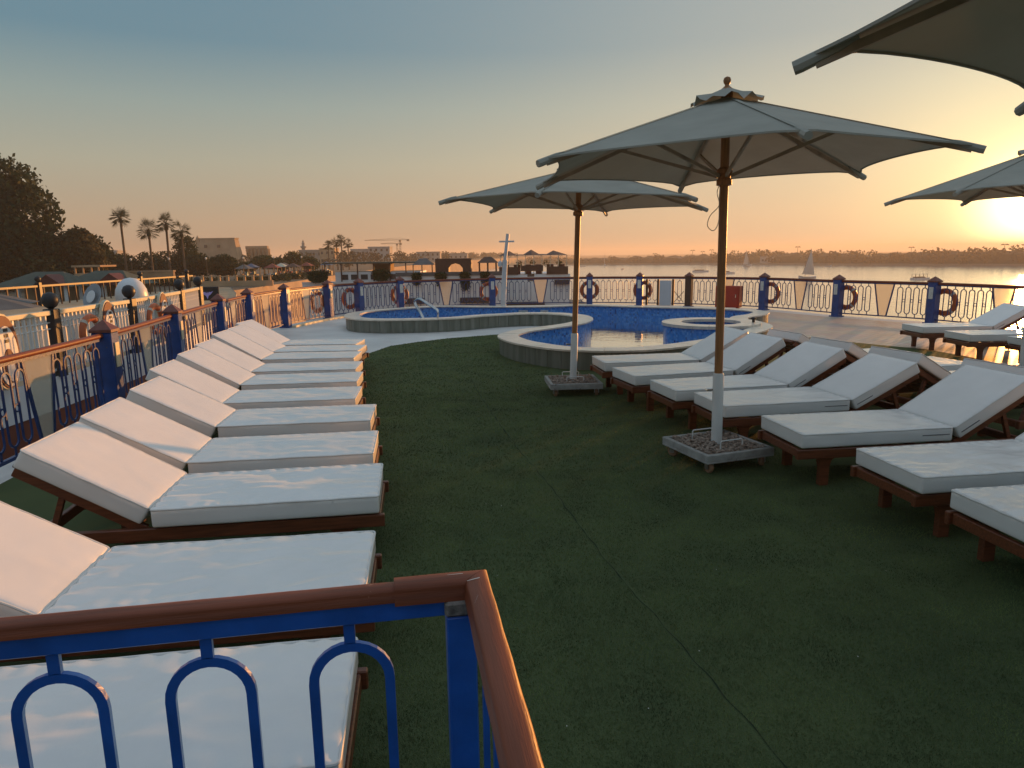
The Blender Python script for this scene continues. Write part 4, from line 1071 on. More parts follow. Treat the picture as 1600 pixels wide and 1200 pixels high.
# ------------------------------------------------------------------ vegetation builders
def leaf_cards(blobs, n, size, seed, flat=0.5):
    """leaf clumps scattered through ellipsoids (cx,cy,cz,rx,ry,rz); denser towards the skin"""
    g = np.random.default_rng(seed)
    vol = np.array([b[3] * b[4] * b[5] for b in blobs]) ** .75; vol = vol / vol.sum()
    which = g.choice(len(blobs), n, p=vol)
    B = np.array(blobs)[which]
    d = g.normal(size=(n, 3)); d /= np.linalg.norm(d, axis=1)[:, None]
    rad = g.uniform(.25, 1.0, n) ** .45 * (1 + np.clip(.10 * g.normal(size=n), -.2, .13) * (g.random(n) < .4))
    P = B[:, :3] + d * rad[:, None] * B[:, 3:6]
    a = g.normal(size=(n, 3)); a += d * .4; a /= np.linalg.norm(a, axis=1)[:, None]
    u = np.cross(a, g.normal(size=(n, 3))); u /= np.linalg.norm(u, axis=1)[:, None]
    v = np.cross(a, u)
    s = size * g.uniform(.5, 1.4, n)[:, None]
    V = np.stack([P - u * s * .5, P + v * s * .3 + u * s * .05, P + u * s * .6, P - v * s * .28 + u * s * .1], 1).reshape(-1, 3)
    F = np.arange(n * 4).reshape(-1, 4)
    return V, F
def np_mesh(name, V, F, mat):
    me = bpy.data.meshes.new(name); k = len(F)
    me.vertices.add(len(V)); me.vertices.foreach_set('co', np.asarray(V, np.float32).ravel())
    me.loops.add(k * 4); me.loops.foreach_set('vertex_index', np.asarray(F, np.int32).ravel())
    me.polygons.add(k); me.polygons.foreach_set('loop_start', np.arange(0, k * 4, 4, dtype=np.int32))
    me.update(calc_edges=True); me.materials.append(MATS[mat]); return me
def tree(loc, blobs, n, size, seed, label, mat='leaf_dark', trunk=.35, group=None, name='broadleaf_tree'):
    t = thing(name, label, 'tree', loc, 0, group)
    V, F = leaf_cards(blobs, n, size, seed); link('crown', np_mesh('crown', V, F, mat), t)
    tk = MB(); rs = random.Random(seed); zc = min(b[2] for b in blobs)
    tk.tube([(0, 0, -1), (.1, 0, zc * .5), (0, .1, zc)], [trunk * 1.3, trunk, trunk * .8], 8)
    for b in blobs: tk.tube([(0, 0, zc * .6), (b[0] * .5, b[1] * .5, (zc * .6 + b[2]) / 2 + .2), (b[0], b[1], b[2])], [trunk * .5, trunk * .35, trunk * .15], 6)
    tk.build('trunk', 'bark', t, True)
    return t
def fan_palm(loc, h, label, seed, crown=1.9, group='palms along the waterfront', lean=0.2):
    t = thing('fan_palm', label, 'palm tree', loc, 0, group)
    rs = random.Random(seed); tx, ty = rs.uniform(-lean, lean), rs.uniform(-lean, lean)
    MB().tube([(0, 0, -1), (tx * .4, ty * .4, h * .5), (tx, ty, h)], [.24, .17, .17], 8).build('trunk', 'palm_bark', t, True)
    fr_ = MB()
    for i in range(46):
        a = rs.uniform(0, 2 * math.pi); el = rs.uniform(-.9, 1.35); L_ = crown * rs.uniform(.7, 1.0)
        d = Vector((math.cos(a) * math.cos(el), math.sin(a) * math.cos(el), math.sin(el))); side = Vector((-math.sin(a), math.cos(a), 0)); up = d.cross(side)
        o_ = Vector((tx, ty, h + .05)); st = o_ + d * L_ * .45
        fr_.tube([o_, st], .02, 4)
        for j in range(9):
            q = (j - 4) / 4; dd = (d * math.cos(q * 1.2) + side * math.sin(q * 1.2)).normalized()
            tip = st + dd * L_ * (.55 - .15 * abs(q)) - Vector((0, 0, .18 * L_ * (abs(q) * .5 + .3)))
            w_ = side * .045 if abs(q) < .7 else up * .045
            m_ = st.lerp(tip, .55)
            fr_.add([st, m_ + w_, tip, m_ - w_], [(0, 1, 2, 3)])
    for i in range(14):
        a = rs.uniform(0, 6.28); fr_.add([Vector((tx + math.cos(a) * .16, ty + math.sin(a) * .16, h - .1)), Vector((tx + math.cos(a + .5) * .34, ty + math.sin(a + .5) * .34, h - .5)), Vector((tx + math.cos(a) * .3, ty + math.sin(a) * .3, h - .95)), Vector((tx + math.cos(a - .5) * .3, ty + math.sin(a - .5) * .3, h - .5))], [(0, 1, 2, 3)])
    fr_.build('fronds', 'palm_leaf', t)
    return t

# ------------------------------------------------------------------ left bank: land, embankment, trees, temple
LZ = -2.0
SHORE = [(-36, -400), (-36, 0), (-34, 40), (-33, 90), (-36, 140), (-40, 220), (-38, 350), (-20, 560), (30, 900), (160, 1500), (160, 4100), (-2900, 4100), (-2900, -400)]
tag(sheet('left_bank', [[Vector((*p, 0)) for p in SHORE]], LZ, 'land'), kind='structure')
ew = MB(); k = 9
ew.add([(x, y, LZ - .004) for x, y in SHORE[:k]] + [(x + 2.5, y, WZ - .5) for x, y in SHORE[:k]], [(i, i + 1, k + i + 1, k + i) for i in range(k - 1)])
tag(ew.build('embankment', 'plaster'), 'sloping stone embankment below the waterfront promenade', 'embankment')
# parapet of the promenade
par = thing('promenade_parapet', 'orange lit parapet with short pillars along the waterfront promenade', 'parapet', (-43.3, 95, LZ))
MB().box(-1.0, 11.0, -.2, .2, 0, .75).build('parapet_base', 'plaster', par)
MB().box(-1.0, 11.0, -.12, .12, 1.30, 1.42).build('top_rail', 'plaster', par)
pm = MB().box(-.14, .14, -.17, .17, .75, 1.5).mesh('pillar', 'plaster')
for q in range(11): link('pillar', pm, par, (-.8 + 1.14 * q, 0, 0))
wl_ = thing('garden_wall', 'long ochre wall behind the kiosks below the dark trees', 'wall', (-78, 100, LZ))
MB().box(0, 30, -.25, .25, 0, 2.0).build('wall_face', 'plaster', wl_); MB().box(-.1, 30.1, -.35, .35, 2.0, 2.2).build('wall_top', 'plaster', wl_)

big = [(0, 0, 13.0, 5.0, 5, 4.0), (3.2, 0, 9.5, 4.2, 4.5, 3.8), (-4, 0, 11, 6, 5, 5), (1, -1, 6.2, 6, 5, 3.6), (4.0, -1, 4.5, 3.6, 4, 3.2), (-6, 0, 6, 6, 5, 5), (0, -2, 3.4, 6, 3, 2.8), (5.5, -2, 2.8, 3, 3, 2.2)]
tree((-64.5, 90, LZ), big, 20000, .62, 11, 'tall dark ficus tree at the left edge of the picture', 'leaf_dark', .6, 'waterfront trees')
tree((-56.5, 92, LZ), [(0, 0, 5.6, 2.6, 2.6, 2.3), (-1.8, 0, 4.0, 2.4, 2.4, 2.6), (1.4, 0, 3.6, 2.2, 2.2, 2.2), (.4, 0, 6.8, 1.5, 1.5, 1.2)], 5200, .5, 12, 'loose ragged tree beside the tall ficus', 'leaf_warm', .3, 'waterfront trees')
tree((-64.0, 106, LZ), [(0, 0, 5.4, 3.2, 3, 2.4), (1.9, 0, 4.4, 2.4, 2.4, 2.2), (-2.2, 0, 4.6, 2.4, 2.4, 2.2)], 5200, .5, 13, 'rounded dark tree between ragged tree and first palm', 'leaf_dark', .35, 'waterfront trees')
for i, (x, y, w_, h_) in enumerate(((-69, 121, 2.6, 1.9), (-65.5, 119, 2.4, 1.9), (-62.2, 121, 2.7, 2.2), (-58.4, 120, 2.6, 2.3), (-55.4, 121, 2.0, 2.6), (-52.8, 119, 2.2, 1.9))):
    tree((x, y, LZ), [(0, 0, 2.9, w_, w_, h_), (w_ * .4, 0, 2.3, w_ * .7, w_ * .7, h_ * .8)], 2200, .42, 30 + i, 'clipped dark tree behind the palms, %s from the left' % ORD[i], 'leaf_dark', .2, 'clipped trees behind the palms')
tree((-47.0, 115, LZ), [(0, 0, 2.65, 2.35, 2.3, 1.75), (-.7, 0, 2.4, 1.7, 2, 1.6), (.8, 0, 2.5, 1.6, 2, 1.6)], 6500, .34, 40, 'dense clipped round tree in front of the temple pylon', 'leaf_dark', .22, 'waterfront trees')
tree((-56.6, 123, LZ), [(0, 0, 5.4, 2.0, 2, 2.4), (0, 0, 3.2, 2.4, 2, 2.0)], 3000, .42, 41, 'tall dark tree behind the fourth palm', 'leaf_dark', .25, 'waterfront trees')
for i, (x, y, zc, w_, h_) in enumerate(((-49.2, 140, 3.0, 2.5, 1.3), (-45.8, 138, 2.6, 2.1, 1.2), (-43.6, 141, 3.4, 1.9, 1.5), (-41.6, 145, 2.6, 1.9, 1.4), (-52.0, 138, 2.2, 1.8, .9))):
    tree((x, y, LZ), [(0, 0, zc, w_, w_, h_), (w_ * .45, 0, zc - .4, w_ * .7, w_ * .7, h_ * .8)], 1900, .42, 50 + i, 'small green promenade tree near the colonnade, %s of its row' % ORD[i], 'leaf_mid', .15, 'small trees on the promenade')
for i, (x, h_) in enumerate(((-60.2, 10.2), (-56.1, 8.1), (-53.4, 9.1), (-51.0, 7.9))):
    fan_palm((x, 110, LZ), h_, 'tall fan palm on the waterfront, %s from the left' % ORD[i], 60 + i, 2.3 if i != 1 else 2.6)
for i, (x, y, h_) in enumerate(((-51.7, 200, 7.0), (-49.4, 201, 7.6), (-47.7, 200, 8.5), (-46.6, 203, 7.2))):
    fan_palm((x, y, LZ), h_, 'shaggy palm in the clump left of the cranes, %s of four' % ORD[i], 70 + i, 2.3)

gr = random.Random(9); gb = []
for q in range(26):
    x, y, h_ = -76 - q * 5.2 + gr.uniform(-2, 2), 88 + gr.uniform(-6, 26), gr.uniform(6, 13)
    gb += [(x, y, LZ + h_ * .55, h_ * .42, h_ * .42, h_ * .42), (x + 1.5, y, LZ + h_ * .3, h_ * .4, h_ * .4, h_ * .3)]
V, F = leaf_cards(gb, 16000, .9, 99)
tag(link('grove', np_mesh('grove', V, F, 'leaf_dark')), 'dark grove continuing along the bank behind the tall ficus', 'grove', kind='stuff')
py = thing('temple_pylon', 'broad sloping stone temple pylon behind the round tree', 'temple', (-135.4, 330, LZ))
MB().add([(-10.6, -4, 0), (9.6, -4, 0), (9.6, 4, 0), (-10.6, 4, 0), (-8.4, -2.4, 12.5), (7.6, -2.4, 12.5), (7.6, 2.4, 12.5), (-8.4, 2.4, 12.5)], [(4, 5, 6, 7), (0, 1, 5, 4), (1, 2, 6, 5), (2, 3, 7, 6), (3, 0, 4, 7)]).build('tower', 'sandstone', py)
MB().box(-8.7, 7.9, -2.7, 2.7, 12.5, 13.0).build('cornice', 'sandstone', py)
for x in (-5.6, .4): MB().box(x - .55, x + .55, -3.6, -2.6, 8.6, 9.9).build('window', 'window_dark', py)
ob = MB().add([(-.9, -.9, 0), (.9, -.9, 0), (.9, .9, 0), (-.9, .9, 0), (-.6, -.6, 13.0), (.6, -.6, 13.0), (.6, .6, 13.0), (-.6, .6, 13.0), (0, 0, 14.3)], [(0, 1, 5, 4), (1, 2, 6, 5), (2, 3, 7, 6), (3, 0, 4, 7), (4, 5, 8), (5, 6, 8), (6, 7, 8), (7, 4, 8)]).build('obelisk', 'sandstone')
tag(ob, 'slender pointed obelisk left of the temple pylon', 'obelisk').location = (-144.9, 328, LZ)
hall = thing('temple_colonnade', 'ruined temple colonnade right of the pylon', 'temple', (-122, 340, LZ))
MB().box(-5.2, 5.2, -1.2, 1.2, 8.0, 9.3).build('architrave', 'sandstone', hall); MB().box(-5.2, 5.2, 2.0, 3.0, 0, 8.0).build('rear_wall', 'sandstone', hall)
colm = MB().lathe([(.8, 0), (.75, 6.5), (1.0, 7.2), (.8, 8.0)], 0, 0, 10).mesh('column', 'sandstone', True)
for q in range(6): link('column', colm, hall, (-4.6 + 1.85 * q, 0, 0))

def block(loc, w, d, h, label, mat, floors=3, bays=4, name='apartment_block', parapet=.5, rotz=0):
    t = thing(name, label, 'building', loc, rotz, 'town buildings on the left bank')
    MB().box(0, w, 0, d, 0, h).build('wall', mat, t)
    MB().box(-.2, w + .2, -.2, d + .2, h, h + parapet).build('roof_parapet', mat, t)
    wm = MB().box(-.5, .5, -.06, .12, -.65, .65).mesh('window', 'window_dark')
    for f in range(floors):
        for b in range(bays): link('window', wm, t, (w * (b + .5) / bays, -.02, h * (f + .55) / floors))
    return t
block((-99, 330, LZ), 11, 8, 6.6, 'low flat roofed building below the minaret', 'concrete_far', 2, 4)
block((-88, 325, LZ), 7, 8, 7.2, 'orange lit building left of the palm clump', 'plaster', 2, 3)
block((-82, 362, LZ), 10, 8, 7.0, 'pale building just right of the palm clump', 'pale_plaster', 2, 4)
block((-72.6, 360, LZ), 11, 9, 8.0, 'white flat topped block left of the cranes', 'pale_plaster', 3, 4)
block((-56, 420, LZ), 14, 9, 5.4, 'low hazy building under the cranes', 'concrete_far', 2, 5)
block((-40, 460, LZ), 12, 9, 4.4, 'low hazy building between cranes and arched pergola', 'concrete_far', 1, 4)
block((-160, 340, LZ), 12, 8, 8.5, 'grey building behind the second palm', 'pale_plaster', 3, 5)
block((-176, 300, LZ), 8, 8, 7.2, 'grey building behind the first palm', 'pale_plaster', 3, 4)
mn = thing('minaret', 'thin minaret above the low flat roofed building', 'minaret', (-102.6, 350, LZ))
MB().lathe([(1.0, 0), (.9, 8.0), (1.4, 8.3), (1.4, 8.7), (.75, 8.8), (.7, 10.3), (1.0, 10.5), (.5, 10.8), (.5, 11.4), (.05, 12.2)], 0, 0, 10).build('shaft', 'concrete_far', mn, True)
MB().lathe([(1.5, 8.7), (1.5, 9.1), (1.4, 9.1)], 0, 0, 10).build('balcony', 'concrete_far', mn)
def crane(loc, h, jib, label, ang):
    t = thing('tower_crane', label, 'crane', loc, ang, 'tower cranes')
    c_ = MB()
    for sx in (-.5, .5):
        for sy in (-.5, .5): c_.tube([(sx, sy, 0), (sx, sy, h)], .13, 4)
    for q in range(int(h / 1.5)):
        z = q * 1.5; s_ = 1 if q % 2 else -1
        c_.tube([(-.5 * s_, -.5, z), (.5 * s_, -.5, z + 1.5)], .08, 4)
    c_.build('tower', 'crane_steel', t)
    j_ = MB()
    j_.tube([(jib[0], 0, h), (jib[1], 0, h)], .22, 4); j_.tube([(jib[0], 0, h + .1), (0, 0, h + 1.6), (jib[1], 0, h + .1)], .09, 4)
    j_.box(jib[1] - 2.2, jib[1], -.6, .6, h - 1.2, h + .4); j_.build('jib', 'crane_steel', t)
    MB().box(-.9, .9, -.7, .7, h - 1.6, h - .2).build('cab', 'crane_steel', t)
crane((-93.5, 600, LZ), 17.0, (-30, 8), 'tower crane with the higher jib', 0.0)
crane((-97, 606, LZ), 14.0, (-14, 4), 'tower crane with the lower jib', 0.05)

def kiosk(loc, label, ang=0.0):
    t = thing('kiosk', label, 'kiosk', loc, ang, 'gabled kiosks on the waterfront')
    MB().add([(-2.6, -1.8, 2.2), (2.6, -1.8, 2.2), (2.6, 1.8, 2.2), (-2.6, 1.8, 2.2), (-.6, 0, 3.1), (1.2, 0, 3.1)], [(0, 1, 5, 4), (1, 2, 5), (2, 3, 4, 5), (3, 0, 4), (3, 2, 1, 0)]).build('roof', 'roof_green', t)
    MB().add([(.3, -1.95, 2.2), (2.4, -1.95, 2.2), (1.35, -1.95, 2.95), (.3, -.6, 2.2), (2.4, -.6, 2.2), (1.35, -.6, 2.95)], [(0, 1, 2), (0, 2, 5, 3), (1, 4, 5, 2)]).build('gable', 'maroon', t)
    cm = MB().box(-.1, .1, -.1, .1, 0, 2.2).mesh('column', 'white_paint')
    for x in (-2.3, -.8, .7, 2.2):
        for y in (-1.5, 1.5): link('column', cm, t, (x, y, 0))
    MB().box(-2.4, 2.4, 1.3, 1.42, 0, 2.2).build('rear_wall', 'plaster', t)
kiosk((-29.9, 45, LZ), 'gabled kiosk with maroon gable and white columns, left one of two'); kiosk((-26.9, 46.5, LZ), 'gabled kiosk with maroon gable and white columns, right one of two')
pier = MB().box(-38, -24, 41, 49, LZ - .4, LZ - .004).build('landing_stage', 'concrete'); tag(pier, 'concrete landing stage under the gabled kiosks', 'landing stage')
gh = thing('gate_house', 'small ochre gate house with an open balcony below the dark trees', 'building', (-49.8, 80, LZ))
MB().box(0, 3.0, 0, 3, 0, 2.3).build('wall', 'plaster', gh); MB().box(-.15, 3.15, -.15, 3.15, 3.0, 3.2).build('roof', 'plaster', gh)
for x in (.1, 1.0, 1.95, 2.75): MB().box(x - .08, x + .08, .05, .2, 2.3, 3.0).build('pillar', 'plaster', gh)
MB().box(.3, .9, -.03, .1, .6, 1.8).build('window', 'window_dark', gh)
def minibus(loc, body, label, ang=0.0):
    t = thing('minibus', label, 'minibus', loc, ang, 'vehicles on the promenade')
    MB().xprism([(-2.4, .35), (2.4, .35), (2.4, 1.2), (2.0, 1.5), (1.7, 2.1), (-2.3, 2.1), (-2.4, 1.8)], -.9, .9).build('body', body, t)
    MB().box(-2.1, 1.5, -.93, .93, 1.3, 1.85).build('window', 'window_dark', t)
    wm = MB().lathe([(.1, -.12), (.34, -.12), (.34, .12), (.1, .12)], 0, 0, 12).xf(Matrix.Rotation(R(90), 4, 'X')).mesh('wheel', 'dark_metal')
    for x in (-1.5, 1.5):
        for y in (-.85, .85): link('wheel', wm, t, (x, y, .34))
minibus((-84.2, 190, LZ), 'teal_paint', 'teal minibus parked left of the round tree'); minibus((-79.5, 192, LZ), 'white_paint', 'white minibus parked right of the teal one', .3)

# market stalls, lamps and low hedges of the promenade
def stall(loc, w, mat, label, seed):
    t = thing('market_stall', label, 'market stall', loc, 0, 'market stalls on the promenade'); rs = random.Random(seed)
    MB().add([(-w / 2, -1.2, 2.1), (w / 2, -1.2, 2.1), (w / 2, 1.2, 2.1), (-w / 2, 1.2, 2.1), (0, 0, 2.8)], [(0, 1, 4), (1, 2, 4), (2, 3, 4), (3, 0, 4), (3, 2, 1, 0)]).build('awning', mat, t)
    pm_ = MB().box(-.05, .05, -.05, .05, 0, 2.1).mesh('post', 'dark_brown')
    for x in (-w / 2 + .1, w / 2 - .1):
        for y in (-1.1, 1.1): link('post', pm_, t, (x, y, 0))
    MB().box(-w / 2 + .2, w / 2 - .2, -.9, .6, 0, .9).build('counter', 'boat_wood', t)
    for q in range(4): MB().bbox(-w / 2 + .3 + q * (w - .8) / 4, -w / 2 + .3 + (q + .8) * (w - .8) / 4, -.7, .2, .9, .9 + rs.uniform(.15, .5), .03).build('goods', rs.choice(['plaster', 'awning_red', 'white_paint', 'teal_paint']), t)
for i, (x, y) in enumerate(((-42.5, 112), (-40.0, 118), (-46.5, 126), (-41.8, 128), (-38.4, 124), (-43.8, 136), (-40.6, 140), (-38.2, 146), (-44.5, 150), (-41.0, 156))):
    stall((x, y, LZ), 2.4, ('roof_grey', 'awning_red', 'awning_blue', 'cream_rail', 'dark_brown')[i % 5], 'small market stall right of the round tree, %s from the front' % ORD[i], 200 + i)
for i, (x, y) in enumerate(((-66, 100), (-60, 101), (-54.5, 101), (-49.5, 102), (-45, 104), (-41, 108), (-39, 116), (-38, 128))):
    t = thing('street_lamp', 'promenade lamp with white globe, %s from the left' % ORD[i], 'street lamp', (x, y, LZ), 0, 'lamps along the promenade')
    MB().lathe([(.12, 0), (.06, .4), (.045, 3.6)], 0, 0, 8).build('pole', 'dark_metal', t); MB().lathe([(.05, 3.6), (.13, 3.68), (.16, 3.8), (.12, 3.92), (.03, 3.97)], 0, 0, 10).build('globe', 'lamp_globe', t, True)
for i, (x, y, w_) in enumerate(((-60, 98, 5), (-49, 99, 4), (-44, 101, 3.5), (-38.5, 103, 3), (-37.5, 112, 3.5), (-37.5, 122, 3.5))):
    V, F = leaf_cards([(q * w_ / 4 - w_ / 2, 0, .55, w_ / 5, .6, .6) for q in range(5)], 900, .3, 300 + i)
    o = link('hedge', np_mesh('hedge', V, F, 'leaf_mid'), None, (x, y, LZ)); tag(o, 'low clipped hedge on the promenade, %s from the left' % ORD[i], 'hedge', 'hedges on the promenade')

# ------------------------------------------------------------------ ship moored alongside
ns = thing('neighbouring_ship', 'neighbouring ship moored alongside with white fascia and red brown side', 'ship', (-8, 20, 0))
NE = [(-7.3, -6), (-7.35, 6), (-7.5, 9), (-7.55, 11.4), (-7.75, 14.0), (-8.3, 17.2), (-9.2, 21.0), (-10.6, 26), (-12.5, 31.5), (-15, 38), (-18.5, 46)]
NEs = [(x + 8, y - 20) for x, y in NE]; k = len(NEs)
far_side = [(-13.0, 27), (-13.0, -26)]
MB().prism([*NEs, *far_side][::-1], -.25, -.10).build('upper_deck', 'plaster', ns)
def side(z0, z1, off, mat, name):
    MB().add([(x + off, y, z1) for x, y in NEs] + [(x + off, y, z0) for x, y in NEs], [(i, i + 1, k + i + 1, k + i) for i in range(k - 1)]).build(name, mat, ns)
side(-.62, -.08, .03, 'hull_white', 'fascia'); side(-1.9, -.62, .0, 'hull_red', 'red_side'); side(WZ - .2, -1.9, .06, 'hull_white', 'lower_side')
# its railing: dark posts with ball tops, white bars, cream top rail, oval emblem panels
NP_ = [Vector((*p, 0)) for p in [(-7.45, 8.0), (-7.55, 11.4), (-7.78, 14.2), (-8.45, 17.8), (-8.95, 20.0)]]
ballpost = MB().bbox(-.09, .09, -.09, .09, -.1, 1.02, .01).mesh('shaft', 'dark_metal')
ball = MB().lathe([(.03, 1.02), (.09, 1.06), (.125, 1.13), (.125, 1.19), (.09, 1.26), (.03, 1.29)], 0, 0, 12).mesh('ball', 'dark_metal', True)
def ball_post(p, lab):
    t = thing('ball_post', lab, 'post', p, 0, 'dark ball topped posts of the neighbouring ship'); link('shaft', ballpost, t); link('ball', ball, t)
for i, p in enumerate(NP_[1:]): ball_post(p, 'dark post with ball top on the neighbouring ship, %s along its near railing' % ORD[i])
bar_me = MB().bbox(-.02, .02, -.02, .02, .02, .92, .003).mesh('bar', 'white_paint')
for i, (a, b) in enumerate(zip(NP_, NP_[1:])):
    d = b - a; L_ = d.length; ang = math.atan2(d.y, d.x)
    t = thing('ship_railing', 'white barred railing with cream top rail on the neighbouring ship, %s bay' % ORD[i], 'railing', a, ang, 'railing bays of the neighbouring ship')
    MB().bbox(.09, L_ - .09, -.05, .05, .92, 1.0, .01).build('top_rail', 'cream_rail', t)
    for z in (.70, .80): MB().tube([(.09, .0, z), (L_ - .09, .0, z)], .012, 6).build('thin_rail', 'white_paint', t)
    MB().box(.09, L_ - .09, -.02, .02, .0, .04).build('bottom_rail', 'white_paint', t)
    nb = int(L_ / .14)
    for q in range(nb): link('bar', bar_me, t, (.2 + q * (L_ - .4) / (nb - 1), 0, 0))
def ell(rx, rz, cz, n=24): return [(rx * math.cos(2 * math.pi * j / n), cz + rz * math.sin(2 * math.pi * j / n)) for j in range(n)]
for i, (x, y, w_, lab) in enumerate(((-7.36, 9.95, .29, 'large white oval emblem panel with dark arch at the left edge'), (-7.58, 13.0, .27, 'white oval emblem panel with dark arch, middle one of three'), (-7.98, 15.9, .26, 'white oval emblem panel with dark arch, farthest of three'))):
    t = thing('emblem_panel', lab, 'emblem panel', (x, y, 0), R(98), 'oval emblem panels of the neighbouring ship')
    # front faces local -y after the turn, towards the camera's ship
    MB().xprism(ell(w_ * 1.22, .56, .50), -.03, .03).build('arch_rim', 'cream_rail', t)
    MB().xprism(ell(w_ * 1.14, .53, .50), -.045, -.03).build('arch_field', 'maroon', t)
    MB().xprism(ell(w_ * .92, .44, .44), -.06, -.045).build('oval', 'white_paint', t)
    MB().xprism(ell(w_ * .48, .25, .30), -.07, -.06).build('inner_oval', 'maroon', t)
    MB().xprism(ell(w_ * .32, .17, .24), -.08, -.07).build('core_oval', 'white_paint', t)
    for z in (.64, .72, .80): MB().box(-.05, .05, -.068, -.06, z, z + .045).build('emblem_stroke', 'dark_metal', t)
for i, (x, y, lab) in enumerate(((-7.3, 12.0, 'faded orange life ring on the neighbouring ship near the oval panel'), (-7.55, 14.7, 'faded orange life ring on the neighbouring ship beyond the middle oval panel'))):
    life_ring((x, y, .55), R(92), lab, 'life rings of the neighbouring ship')
for i, (x, y) in enumerate(((-20.0, 29.6), (-20.0, 37.8), (-19.6, 42.4))): ball_post((x, y, -.12), 'dark ball post on the far side of the neighbouring ship, %s' % ['left one', 'middle one', 'right one'][i])
dr = thing('far_railing', 'thin dark top rail along the far side of the neighbouring ship', 'railing', (-20, 34, -.1))
MB().box(-.05, .05, -12, 10, .80, .88).build('top_rail', 'dark_metal', dr)
fb = MB().box(-.02, .02, -.03, .03, 0, .8).mesh('bar', 'dark_brown')
for q in range(40): link('bar', fb, dr, (0, -11.8 + .55 * q, 0))
dm = thing('radar_dome', 'pale blue white dome on the neighbouring ship behind a ball post', 'dome', (-13.6, 25, -.1))
MB().lathe([(.5, .35), (.54, .6), (.5, .85), (.38, 1.08), (.2, 1.22), (.02, 1.26)], 0, 0, 24).build('shell', 'dome_white', dm, True)
MB().lathe([(.3, 0), (.26, .35)], 0, 0, 12).build('pedestal', 'white_paint', dm)
ds = thing('satellite_dish', 'grey round dish on the neighbouring ship left of the dome', 'dish', (-14.3, 24, -.1), R(-25))
MB().lathe([(.02, 0), (.25, .03), (.40, .09), (.46, .14), (.42, .14), (.25, .07), (.02, .05)], 0, 0, 24).xf(Matrix.Translation((0, 0, .62)) @ Matrix.Rotation(R(70), 4, 'X')).build('reflector', 'dish_grey', ds, True)
MB().lathe([(.02, .10), (.17, .11), (.22, .15), (.16, .16), (.02, .14)], 0, 0, 16).xf(Matrix.Translation((0, -.04, .62)) @ Matrix.Rotation(R(70), 4, 'X')).build('inner_disc', 'dome_white', ds, True)
MB().lathe([(.08, 0), (.05, .6)], 0, 0, 8).build('stand', 'dark_metal', ds)
sg = thing('bird_sign', 'dark sign board with a pale violet bird emblem', 'sign', (-10.45, 24.0, .02), R(16))
MB().bbox(-.38, .38, -.03, .03, .35, .82, .02).build('board', 'dark_metal', sg)
MB().add([(x * 1.15, -.034, .57 + z * 1.1) for x, z in ((0, -.16), (.04, -.05), (.09, -.02), (.17, .09), (.10, .06), (.05, .07), (.02, .02), (0, .08), (-.02, .02), (-.05, .07), (-.10, .06), (-.17, .09), (-.09, -.02), (-.04, -.05))], [tuple(range(14))]).build('bird_emblem', 'violet', sg)
for x in (-.3, .3): MB().box(x - .025, x + .025, -.02, .02, 0, .35).build('support', 'dark_metal', sg)
for i, (x, y, w_) in enumerate(((-17.0, 22.5, 1.5), (-15.2, 20.2, 1.3))):
    t = thing('shade_umbrella', 'flat dark shade umbrella on the neighbouring ship, %s' % ['outer one', 'inner one'][i], 'parasol', (x, y, -.1), 0, 'dark shade umbrellas of the neighbouring ship')
    MB().add([(0, 0, .95)] + [(w_ * math.cos(q * math.pi / 4), w_ * math.sin(q * math.pi / 4), .55) for q in range(8)], [(0, 1 + q, 1 + (q + 1) % 8) for q in range(8)]).build('canopy', 'roof_grey', t)
    MB().lathe([(.03, 0), (.03, .95)], 0, 0, 8).build('pole', 'dark_metal', t)

# ------------------------------------------------------------------ moored boats astern
def hull_shape(w, y0, y1, top, rake=1.2):
    return MB().add([(0, y0, WZ - .3), (w, y0, WZ - .3), (w, y1, WZ - .3), (0, y1, WZ - .3), (-.3, y0, top), (w + .3, y0, top), (w + .3, y1, top), (-.3, y1, top)], [(4, 5, 6, 7), (0, 1, 5, 4), (1, 2, 6, 5), (2, 3, 7, 6), (3, 0, 4, 7)])
def window_row(t, x0, x1, y, z0, z1, cnt, mat='window_dark'):
    w_ = (x1 - x0) / cnt * .7; wm = MB().box(-w_ / 2, w_ / 2, -.03, .05, z0, z1).mesh('window', mat)
    for q in range(cnt): link('window', wm, t, (x0 + (x1 - x0) * (q + .5) / cnt, y - .01, 0))
def drape(loc, w, h, label, seed):
    t = thing('hanging_plant', label, 'hanging plant', loc, 0, 'dark plants draped over the moored boats')
    V, F = leaf_cards([(0, 0, -h * .25, w / 2, .3, h * .3), (0, 0, -h * .5, w / 2 * .92, .28, h * .45), (0, 0, -.1, w / 2, .35, .25)], 900, .16, seed); link('foliage', np_mesh('foliage', V, F, 'leaf_dark'), t)
    MB().xprism([(w / 2 * .9 * math.cos(a_), -h * .45 + h * .42 * math.sin(a_)) for a_ in [q * math.pi / 8 for q in range(16)]], -.12, .12).build('root_mass', 'leaf_dark', t)
    MB().bbox(-w / 2, w / 2, .1, .4, -.2, 0, .02).build('planter', 'dark_brown', t)
bA = thing('excursion_boat', 'long white excursion boat with flat dark awning at left', 'boat', (-18.2, 62, 0))
hull_shape(10.2, 0, 5, -.55).build('hull', 'hull_white', bA)
MB().box(2.6, 10.2, .3, 4.6, -.55, .42).build('deck_house', 'hull_white', bA); window_row(bA, 3.0, 10.0, .3, -.25, .2, 8)
MB().box(1.6, 10.6, -.1, 5.0, 1.15, 1.27).build('awning', 'roof_green', bA); MB().box(5.6, 7.2, 2.5, 4.4, .43, 1.14).build('lit_cabin', 'plaster', bA)
am = MB().box(-.05, .05, -.05, .05, -.55, 1.15).mesh('awning_post', 'dark_brown')
